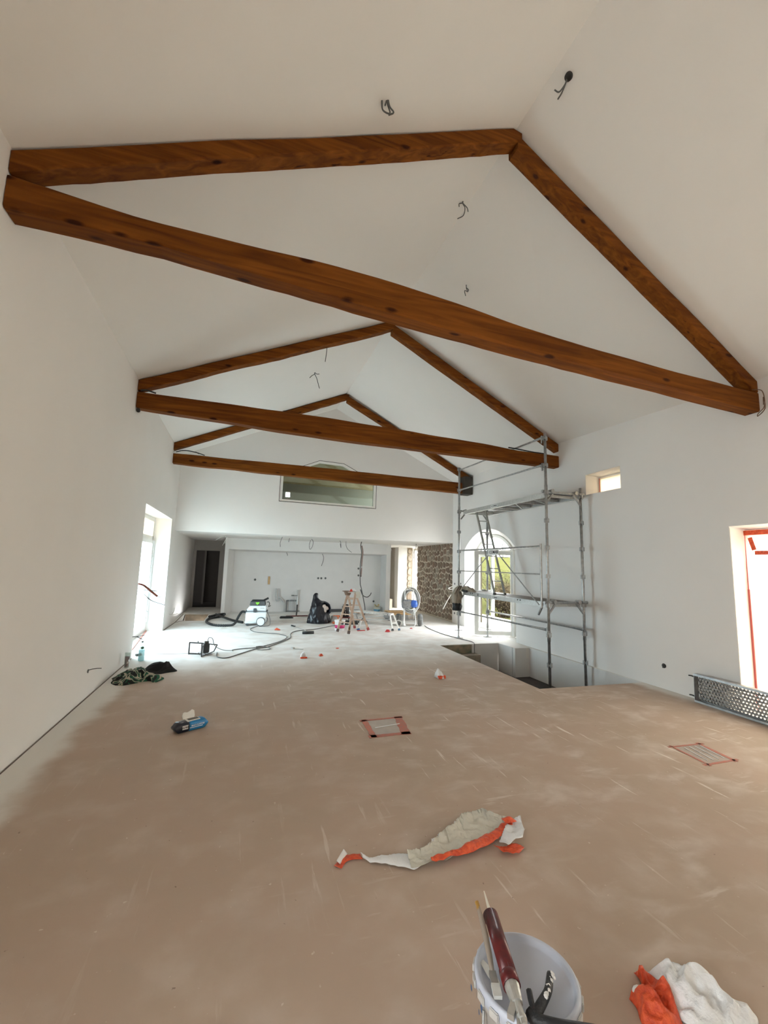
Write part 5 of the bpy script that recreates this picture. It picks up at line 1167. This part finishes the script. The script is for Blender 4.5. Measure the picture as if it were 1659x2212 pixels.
for x, y in ((.09, -.21), (.14, .21)):
    bm = bmesh.new(); mm = Matrix.Translation((x, y, .105)) @ Matrix.Rotation(H, 4, 'X'); lathe(bm, [(.095, -.022), (.105, -.012), (.105, .012), (.095, .022)], n=32, mat4=mm); wh = fin('wheel', bm, M_vdk, vc, True)
    bm = bmesh.new(); mm = Matrix.Translation((x, y, .105)) @ Matrix.Rotation(H, 4, 'X'); lathe(bm, [(.085, -.024), (.088, -.022), (.088, .024), (.08, .030), (.03, .026)], n=32, mat4=mm); fin('wheel_disc', bm, M_vac, wh)
for y in (-.15, .15):
    bm = bmesh.new(); bar(bm, (-.22, y - .018, .035), (-.22, y + .018, .035), .034, n=14); box(bm, (-.21, y, .07), (.07, .05, .03), bev=.006); fin('castor', bm, M_vdk, vc)
bm = bmesh.new(); tube(bm, [(.20, .05, .54), (.25, .05, .55), (.27, .0, .50), (.25, -.02, .44), (.30, -.02, .47)], .010, n=6); tube(bm, [(.22, -.1, .33), (.28, -.14, .22), (.31, -.2, .12), (.28, -.3, .02), (.06, -.35, .01)], .006, n=6); fin('flex', bm, M_cable, vc, True)
def ribbed(P, r, k=26):
    bm = bmesh.new(); Pp = smoothpts(P, k); n = len(Pp) - 1; i_ = [0]
    def rr(t): return r * (1 + .10 * math.sin(t * n * 1.6))
    rings = []
    tube(bm, Pp, rr, n=10, k=2); return bm
bm = ribbed([(-.27, 0, .30), (-.36, -.02, .32), (-.43, -.05, .22), (-.50, -.2, .07), (-.62, -.25, .03), (-.95, -.18, .03), (-1.2, .35, .03), (-1.22, 1.05, .03), (-1.0, 1.5, .03), (-.95, 1.95, .04), (-1.1, 1.75, .05), (-1.3, 1.45, .03)], .028); fin('hose', bm, M_black, vc, True)
bm = bmesh.new(); tube(bm, [(-1.15, 1.65, .07), (-.92, 1.2, .05), (-.6, .55, .04), (-.35, .2, .04)], .028, n=10); fin('suction_tube', bm, M_black, vc, True)
bm = bmesh.new(); taper_box(bm, 1.20, 1.62, 13.45, 13.62, .003, .06, .03, .05, .01, .012); tag(fin('floor_nozzle', bm, M_black), 'flat black nozzle lying on the floor right of the dust extractor', 'nozzle')
sq = thing('floor_squeegee', (1.75, 13.9, 0), 'floor scraper with dark red blade standing against the plumbing', 'scraper')
bm = bmesh.new(); rbar(bm, (-.32, .0, .02), (.36, -.03, .03), .05, .03, up=(0, 0, 1)); fin('blade', bm, mat('dark_red', (.14, .03, .025), .6), sq)
bm = bmesh.new(); bar(bm, (.0, 0, .03), (.03, .12, .36), .022, n=8); fin('handle', bm, M_dark, sq); bm = bmesh.new(); bar(bm, (.03, .12, .36), (.04, .18, .58), .022, n=8); fin('handle_tip', bm, M_alu, sq)

vc.scale = (1.1, 1.1, 1.1)
# black rubbish bag
bg_ = thing('rubbish_bag', (2.2, 12.4, 0), 'black plastic rubbish bag standing open with pale waste inside', 'rubbish bag')
M_bag = mat('black_film', (.008, .008, .012), .30, spec=.45)
def bagbody():
    prof_ = [(.0, .27, 0), (.015, .31, 0), (.08, .325, .0), (.16, .31, .0), (.24, .29, .0), (.32, .28, .0), (.40, .27, .01), (.48, .255, .01), (.54, .23, .0), (.59, .18, -.035), (.64, .115, -.09), (.70, .08, -.115), (.77, .07, -.12), (.82, .055, -.105), (.845, .02, -.10)]
    bm = bmesh.new(); n = 90; rings = []
    prof_ = [tuple(p) for p in smoothpts(prof_, 4)]
    for z, r, ox in prof_:
        row = []
        for j in range(n):
            a = 2 * math.pi * j / n; q = (math.cos(a) * 1.1, math.sin(a) * 1.1, z * 3)
            rr = r * (1.0 + .16 * nz(q, 1.1, 2) + .14 * (.5 - abs(nz(q, 1.6, 6))) - .12 * abs(nz((math.cos(a) * 2.2 + z * 2, math.sin(a) * 2.2, z * 2.2), 1.6, 1)) - .04 * abs(nz((math.cos(a) * 3, math.sin(a) * 3 + z * 4, z * 6), 2.2, 3)))
            row.append(bm.verts.new((ox + rr * math.cos(a), rr * .85 * math.sin(a), z)))
        rings.append(row)
    for A, B in zip(rings, rings[1:]):
        for j in range(n): bm.faces.new((A[j], A[(j + 1) % n], B[(j + 1) % n], B[j]))
    bm.faces.new(rings[0][::-1]); bm.faces.new(rings[-1]); return bm
fin('bag', bagbody(), M_bag, bg_, True)
bm = bmesh.new()      # the raised right flap that frames the opening
g = {}
for i in range(17):
    for j in range(9):
        a = math.radians(-35 + 170 * i / 16); rad = .25 - .09 * (j / 8) ** 1.4
        x = .11 + rad * math.cos(a) * .80; z = .40 + rad * math.sin(a) * .85; y = -.20 + .16 * (1 - math.cos(j / 8 * math.pi)) * .5 - .03 * math.sin(i * .9)
        g[i, j] = bm.verts.new((x + .012 * nz((i, j, 0), .5), y, z + .012 * nz((i, j, 4), .5)))
for i in range(16):
    for j in range(8): bm.faces.new((g[i, j], g[i + 1, j], g[i + 1, j + 1], g[i, j + 1]))
fl_ = fin('flap', bm, M_bag, bg_, True); md = fl_.modifiers.new('s', 'SOLIDIFY'); md.thickness = .03
bm = bmesh.new()
bmesh.ops.create_icosphere(bm, subdivisions=4, radius=.24, matrix=Matrix.Translation((.13, .06, .36)) @ Matrix.Diagonal((.75, .6, .95, 1)))
for v in bm.verts: v.co += (v.co - V((.13, .06, .36))) * (.2 - .5 * abs(nz(v.co, 4, 2)))
fin('bag', bm, M_bag, bg_, True)
r3_ = random.Random(9)
for k, (x, z, s) in enumerate(((.06, .44, .075), (.12, .40, .085), (.10, .33, .06))):
    bm = bmesh.new(); bmesh.ops.create_icosphere(bm, subdivisions=2, radius=s, matrix=Matrix.Translation((x + .03, -.185, z + .04)) @ Matrix.Rotation(.5 * k, 4, 'Y') @ Matrix.Diagonal((1.1, .6, .8, 1)))
    for v in bm.verts: v.co += V((1, 0, 1)) * .018 * nz(v.co, 14, k)
    fin('waste', bm, mat('pale_waste', (.52, .43, .37), .9), bg_)

# ================================================================== STEPLADDER AND WHAT IS AROUND IT
sl_ = thing('stepladder', (2.78, 10.8, 0), 'paint spattered wooden trestle stepladder standing open in front of the niche', 'stepladder')
def SL(bm): return loc(bm, sl_)
tops = {'a': (2.62, 10.70, .97), 'b': (2.80, 10.64, .97), 'c': (2.84, 10.86, .97), 'd': (2.66, 10.92, .97)}
feet = {'a': (2.38, 10.70, .01), 'b': (2.575, 10.33, .01), 'c': (3.23, 10.84, .01), 'd': (2.97, 11.25, .01)}
for k in 'abcd':
    bm = bmesh.new(); rbar(bm, feet[k], tops[k], .05, .034, up=(0, 1, 0)); lg = fin('leg', SL(bm), M_lwood, sl_)
    f_ = V(feet[k]); d_ = (V(tops[k]) - f_).normalized(); bm = bmesh.new(); rbar(bm, f_ - d_ * .0, f_ + d_ * .07, .062, .044, up=(0, 1, 0)); fin('foot', SL(bm), mat('red_rubber', (.36, .06, .06), .6) if k in 'cd' else mat('brown_rubber', (.12, .08, .07), .6), lg)
for t in (.25, .45, .65, .84):
    for p, q in (('a', 'b'), ('c', 'd')):
        P = V(feet[p]).lerp(V(tops[p]), t); Q = V(feet[q]).lerp(V(tops[q]), t); bm = bmesh.new(); rbar(bm, P, Q, .05, .022); fin('rung', SL(bm), M_lwood, sl_)
bm = bmesh.new(); box(bm, (2.745, 10.78, .985), (.30, .28, .028), bev=.006); fin('top_platform', SL(bm), M_alu, sl_)
bm = bmesh.new(); box(bm, (2.86, 10.62, .92), (.12, .02, .16), bev=.004); tag(fin('paper_sheet', bm, M_paper), 'white sheet hanging from the right edge of the stepladder top', 'paper')
bm = bmesh.new(); lathe(bm, [(.06, 0), (.10, .09), (.145, .10), (.14, .11), (.09, .10), (.04, .02)], c=(2.62, 10.74, .90), n=24); tag(fin('bowl', bm, mat('brown_bowl', (.20, .13, .09), .6), None, True), 'brown mixing bowl hooked on the left edge of the stepladder top', 'bowl')
tw = pile('white_film', [(-.09, -.06), (.07, -.07), (.10, .03), (.02, .08), (-.08, .05)], .09, M_foil, None, (0, 0, 0), 3, 12); tw.location = (2.76, 10.76, 1.0); tag(tw, 'scrap of white film on top of the stepladder', 'waste')
tr_ = pile('tape_scrap', [(-.05, -.04), (.04, -.05), (.06, .03), (-.03, .05)], .08, mat('red_scrap', (.60, .05, .03), .5), None, (0, 0, 0), 6, 14); tr_.location = (2.66, 10.62, 1.0); tag(tr_, 'scrap of red tape on top of the stepladder', 'waste')

wbk = thing('paint_tub', (2.50, 10.98, 0), 'white paint tub with magenta band under the stepladder', 'tub')
bm = bmesh.new(); lathe(bm, [(.115, 0), (.12, .004), (.132, .235), (.138, .24), (.138, .255), (.125, .257)], n=32); fin('tub', bm, mat('tub_white', (.78, .77, .76), .4), wbk, True)
bm = bmesh.new(); lathe(bm, [(.1235, .06), (.1292, .14)], n=32); fin('magenta_band', bm, mat('magenta', (.50, .02, .13), .5), wbk, True)
bm = bmesh.new(); lathe(bm, [(.131, .232), (.14, .236), (.14, .262), (.12, .264), (.0, .262)], n=32); fin('lid', bm, M_pvc, wbk)
RXn = Matrix.Rotation(H, 4, 'X')
ltxt('48', .062, (.035, -.134, .175), RXn, M_ink, wbk, .003)
bc = thing('canister', (3.10, 12.9, 0), 'black upright canister standing behind the stepladder', 'canister')
bm = bmesh.new(); lathe(bm, [(.10, .10), (.11, .12), (.11, .40), (.085, .44), (.085, .47), (.0, .475)], n=20); fin('body', bm, mat('canister_black', (.02, .014, .014), .45), bc, True)
bm = bmesh.new(); box(bm, (.0, 0, .085), (.34, .28, .03), bev=.008); fin('tray', bm, mat('tray_red', (.18, .035, .035), .6), bc)
bm = bmesh.new()
for x, y in ((-.13, -.1), (.13, -.1), (.13, .1), (-.13, .1)): bar(bm, (x, y, 0), (x, y, .08), .014, n=6)
fin('support', bm, M_dark, bc)
bm = bmesh.new()
for z in (.18, .25, .33): box(bm, (-.03, -.108, z), (.02, .01, .05))
fin('marking', bm, mat('mark_grey', (.45, .40, .38), .6), bc)
bm = bmesh.new(); box(bm, (3.25, 15.1, .055), (.95, .05, .10), bev=.005); tag(fin('dark_profile', bm, mat('profile_grey', (.07, .07, .075), .5)), 'long dark grey profile lying along the foot of the niche wall', 'profile')
# small debris between the bag and the ladder
def scrap(x, y, s, m, label, z=0, name='scrap', seed=0, hh=.5, cat='scrap'):
    r = random.Random(seed); out = [(s * math.cos(a) * r.uniform(.6, 1.1), s * math.sin(a) * r.uniform(.6, 1.1)) for a in [k * 1.047 for k in range(6)]]
    o = pile(name, out, s * hh * 2, m, None, (0, 0, 0), seed, 10 / max(.3, s * 8), n=24, rings=5); o.location = (x, y, z); return tag(o, label, cat)
scrap(.97, 11.22, .085, M_orange, 'small orange tape ball on the pale floor right of the dust extractor', seed=1)
scrap(3.66, 10.52, .075, mat('red_cap', (.55, .03, .03), .5), 'small red tape scrap at the left foot of the low white steps', seed=2)
scrap(4.47, 10.97, .06, mat('red_cap2', (.60, .06, .07), .5), 'red scrap on the floor in front of the paint sprayer', seed=3, hh=.3)
scrap(1.49, 8.01, .055, M_orange, 'orange tape scrap right of the white and orange one, mid floor', seed=5)
scrap(1.94, 8.64, .045, M_orange, 'tiny flat orange scrap farthest right of the three mid floor scraps', seed=6, hh=.25)
a_ = scrap(1.16, 7.92, .075, M_foil, 'white film scrap with orange end on the middle of the floor', seed=7, hh=.9); bm = bmesh.new(); box(bm, (.0, -.05, .012), (.12, .05, .022), bev=.005); fin('orange_end', bm, M_orange, a_)
a_ = scrap(2.98, 6.12, .085, M_foil, 'white film scrap with orange underside near the stair opening', seed=8, hh=1.0); bm = bmesh.new(); box(bm, (.01, -.05, .025), (.12, .05, .045), rz=.15, bev=.005); fin('orange_end', bm, M_orange, a_)
bm = bmesh.new(); box(bm, (1.07, 8.76, .015), (.05, .06, .03), rz=.4, bev=.004); rbar(bm, (1.1, 8.72, .008), (1.26, 8.66, .008), .02, .012); tag(fin('metal_clip', bm, M_alu), 'small grey metal bracket lying mid floor near the cable', 'bracket')
scrap(2.99, 10.93, .055, mat('blue_scrap', (.05, .16, .38), .5), 'blue plastic scrap under the right side of the stepladder', seed=10, hh=.5)
bm = bmesh.new(); rbar(bm, (2.92, 10.78, .01), (3.12, 10.80, .01), .05, .02); tag(fin('tape_scrap', bm, mat('red_scrap3', (.5, .06, .05), .6)), 'red and white strip on the floor under the stepladder', 'scrap')
bm = bmesh.new(); rbar(bm, (2.98, 10.98, .02), (3.10, 11.12, .22), .05, .02); tag(fin('white_offcut', bm, M_pvc), 'white offcut leaning beside the blue scrap under the stepladder', 'offcut')
bm = bmesh.new(); taper_box(bm, 2.85, 3.25, 11.9, 12.15, .003, .09, .04, .04, .02, .01); tag(fin('black_case', bm, M_black), 'low black case on the floor behind the stepladder legs', 'case')
bm = bmesh.new(); taper_box(bm, 2.56, 2.80, 12.1, 12.3, .003, .05, .02, .02, .02, .01); box(bm, (2.72, 12.2, .21), (.12, .05, .045), bev=.015); rbar(bm, (2.58, 12.2, .225), (2.7, 12.2, .215), .03, .02); rbar(bm, (2.72, 12.2, .04), (2.72, 12.2, .20), .03, .03, up=(0, 1, 0)); tag(fin('plastic_jug', bm, mat('jug_orange', (.65, .17, .07), .5)), 'orange handled tool resting between the bag and the stepladder', 'tool')
bm = bmesh.new(); taper_box(bm, 2.56, 2.84, 12.42, 12.66, .003, .19, .05, .03, .03, .02); tag(fin('bundle', bm, mat('can_grey', (.52, .52, .52), .5)), 'pale grey bundle on the floor just right of the rubbish bag', 'bundle')
# roller
rl = thing('paint_roller', (1.62, 10.50, 0), 'black paint roller lying on the floor in front of the rubbish bag', 'paint roller')
bm = bmesh.new(); bar(bm, (-.13, 0, .034), (.14, .02, .034), .033, n=16); fin('sleeve', bm, M_black, rl, True)
bm = bmesh.new(); tube(bm, [(.0, .04, .03), (.04, .2, .02), (-.02, .6, .015), (-.12, 1.0, .012), (-.17, 1.15, .012)], .008, n=6); fin('frame', bm, M_alu, rl, True)
bm = bmesh.new(); bar(bm, (-.17, 1.15, .02), (-.24, 1.35, .02), .018, n=8); fin('handle', bm, M_dark, rl)

# low trestle platform
hp = thing('hop_up_platform', (3.5, 11.4, 0), 'low aluminium hop up platform covered in plaster between ladder and sprayer', 'work platform')
def HP(bm): return loc(bm, hp)
bm = bmesh.new(); rbar(bm, (3.10, 12.1, .375), (3.90, 11.0, .385), .26, .045); fin('deck', HP(bm), mat('spattered_deck', (.66, .63, .58), .8, noise_=(.42, .40, .37), nscale=14), hp)
bm = bmesh.new(); box(bm, (3.20, 12.0, .35), (.16, .16, .12), rz=.6, bev=.01); box(bm, (3.80, 11.02, .35), (.12, .16, .12), rz=.6, bev=.01); fin('hinge_block', HP(bm), mat('block_grey', (.22, .22, .22), .6), hp)
for (a, b, fx, fy) in (((3.86, 10.98, .37), (3.82, 10.62, .01), .0, 0), ((3.98, 11.04, .37), (4.02, 10.66, .01), .0, 0), ((3.18, 12.05, .35), (3.36, 12.3, .01), 0, 0), ((3.32, 12.1, .35), (3.60, 12.3, .01), 0, 0)):
    bm = bmesh.new(); rbar(bm, a, b, .035, .03, up=(0, 1, 0)); l_ = fin('leg', HP(bm), M_pvc if a[1] < 11.5 else M_alu, hp)
    d_ = (V(a) - V(b)).normalized(); bm = bmesh.new(); rbar(bm, b, V(b) + d_ * .05, .05, .04, up=(0, 1, 0)); fin('foot', HP(bm), mat('blue_foot', (.06, .15, .25), .6) if a[0] > 3.9 else M_black, l_)
for z in (.18, .37):
    t = (.37 - z) / .36; bm = bmesh.new(); rbar(bm, (3.86 - .04 * t, 10.98 - .36 * t, z), (3.98 + .04 * t, 11.04 - .38 * t, z), .03, .022); fin('rung', HP(bm), M_pvc, hp)
bm = bmesh.new(); bar(bm, (3.30, 12.0, .18), (3.84, 11.0, .34), .010, n=6); bar(bm, (3.25, 12.1, .10), (3.84, 10.96, .26), .010, n=6); fin('stay', HP(bm), M_alu, hp)

# wood board on blocks by the passage
bd = thing('board_stack', (4.78, 13.0, 0), 'loose pale boards stacked on a grey block beside the sprayer', 'boards')
bm = bmesh.new(); taper_box(bm, -.35, .30, -.35, .1, 0, .16, .02, .02, .02, .01); fin('block', bm, mat('block_concrete', (.20, .19, .175), .9), bd)
for k, (dz, dy, rz) in enumerate(((.17, -.1, .06), (.20, .0, -.04), (.235, .1, .02))):
    bm = bmesh.new(); box(bm, (0, dy, dz), (.78 - k * .08, .42, .022), rz=rz, bev=.002); fin('board', bm, M_ply, bd)
bm = bmesh.new(); taper_box(bm, 5.16, 5.78, 16.2, 16.6, .003, .36, 0, 0, 0, .004); tag(fin('cream_panel', bm, mat('cream_board', (.66, .58, .46), .8)), 'cream board closing the foot of the side passage right of the niche', 'board')
tb_ = thing('filler_tub', (4.75, 14.95, 0), 'small pale tub with blue label and yellow edge in the right corner of the niche', 'tub')
bm = bmesh.new(); lathe(bm, [(.10, 0), (.125, .17), (.135, .175), (.135, .19), (.11, .19), (.10, .16)], n=28); fin('tub', bm, mat('tub_cream', (.62, .60, .50), .5), tb_, True)
bm = bmesh.new(); lathe(bm, [(.105, .03), (.118, .11)], n=28); fin('blue_label', bm, mat('label_blue', (.13, .34, .50), .5), tb_, True)
bm = bmesh.new(); tube(bm, [(.0, 0, .16), (-.05, 0, .24), (-.10, .0, .26)], .02, n=6); tube(bm, [(.03, 0, .16), (.05, .02, .26), (.09, 0, .24)], .018, n=6); fin('tool_handle', bm, mat('yellow_tool', (.40, .30, .10), .6), tb_, True)

# ================================================================== AIRLESS SPRAYER
sp = thing('paint_sprayer', (4.62, 11.5, 0), 'airless paint sprayer on a two wheeled trolley with blue motor and coiled hose', 'paint sprayer', rz=math.radians(-18))
for x in (-.30, .32):
    bm = bmesh.new(); mm = Matrix.Translation((x, .05, .165)) @ Matrix.Rotation(H, 4, 'Y'); lathe(bm, [(.085, -.06), (.13, -.068), (.165, -.04), (.165, .04), (.13, .068), (.085, .06)], n=32, mat4=mm); wh = fin('wheel', bm, mat('tyre', (.13, .13, .125), .9, noise_=(.22, .22, .21), nscale=14), sp, True)
    bm = bmesh.new(); lathe(bm, [(.03, -.068), (.088, -.060), (.088, .060), (.03, .074)], n=24, mat4=mm); fin('hub', bm, mat('hub_white', (.70, .69, .66), .5), wh)
M_fr = mat('trolley_white', (.66, .65, .62), .4)
bm = bmesh.new(); bar(bm, (-.30, .05, .165), (.32, .05, .165), .012, n=8)
fin('axle', bm, M_steel, sp)
bm = bmesh.new()
for x in (-.13, .13):
    tube(bm, [(x, .05, .14), (x, .06, .42), (x, .10, .75), (x * .95, .14, .98)], .014, n=8)
    tube(bm, [(x * 1.0, .03, .40), (x * 1.35, -.10, .22), (x * 1.15, -.20, .02)], .014, n=8)
tube(bm, [(-.125, .14, .98), (-.06, .15, 1.0), (.06, .15, 1.0), (.125, .14, .98)], .014, n=8); tube(bm, [(-.15, -.2, .02), (0, -.22, .02), (.15, -.2, .02)], .012, n=8)
fin('frame', bm, M_fr, sp, True)
bm = bmesh.new(); mm = Matrix.Translation((.05, -.08, .62)) @ Matrix.Rotation(H, 4, 'Y'); lathe(bm, [(.04, -.02), (.095, -.01), (.105, .03), (.105, .11), (.085, .16), (.03, .18)], n=28, mat4=mm); fin('motor', bm, mat('motor_blue', (.045, .13, .50), .35), sp, True)
bm = bmesh.new(); taper_box(bm, -.22, .06, -.19, .04, .50, .73, .03, .02, .02, .02); fin('pump_housing', bm, mat('pump_grey', (.11, .12, .15), .5, noise_=(.34, .35, .37), nscale=18), sp)
for k in range(6): bm = bmesh.new(); box(bm, (-.08, -.195, .53 + k * .032), (.22, .012, .012)); fin('cooling_fin', bm, M_alu, sp)
bm = bmesh.new(); bar(bm, (-.15, -.10, .50), (-.15, -.13, .06), .028, n=10); bar(bm, (-.15, -.13, .06), (-.15, -.14, .015), .05, .055, n=12); fin('suction_pipe', bm, M_fr, sp)
bm = bmesh.new(); tube(bm, [(-.05, -.12, .50), (.05, -.16, .46), (.13, -.14, .50), (.16, -.1, .42), (.15, -.12, .30)], .014, n=8); fin('hose_stub', bm, M_fr, sp, True); bm = bmesh.new(); tube(bm, [(-.15, -.14, .08), (-.3, -.12, .16), (-.42, -.05, .07)], .016, n=8); fin('outlet_tube', bm, M_fr, sp, True)
for k in range(7):
    bm = bmesh.new(); P = []; ax_, az_ = .17 + .016 * k, .27 + .016 * k
    for q in range(25):
        a = 2 * math.pi * q / 24; P.append((.05 + ax_ * math.cos(a) + .006 * math.sin(3 * a + k), .17 + .035 * (k % 3) + .01 * math.sin(a * 2 + k), .70 + az_ * math.sin(a) + .008 * math.cos(5 * a + k)))
    tube(bm, P, .017, n=7, k=2); fin('hose_coil', bm, mat('hose_grey', (.28, .28, .27), .5) if k % 2 else mat('hose_pale', (.52, .51, .49), .5), sp, True)
bm = bmesh.new(); lathe(bm, [(.12, 0), (.14, .26), (.15, .27), (.0, .268)], c=(.04, .38, .42), n=24); fin('yellow_can', bm, mat('can_yellow', (.52, .50, .22), .6, noise_=(.36, .36, .18), nscale=9), sp, True)
bm = bmesh.new(); tube(bm, [(-.1, .15, 1.0), (-.04, .14, 1.05), (.03, .15, 1.02), (.1, .14, 1.0)], .02, n=7); fin('hose_tie', bm, mat('tie_pale', (.55, .50, .42), .7), sp, True)
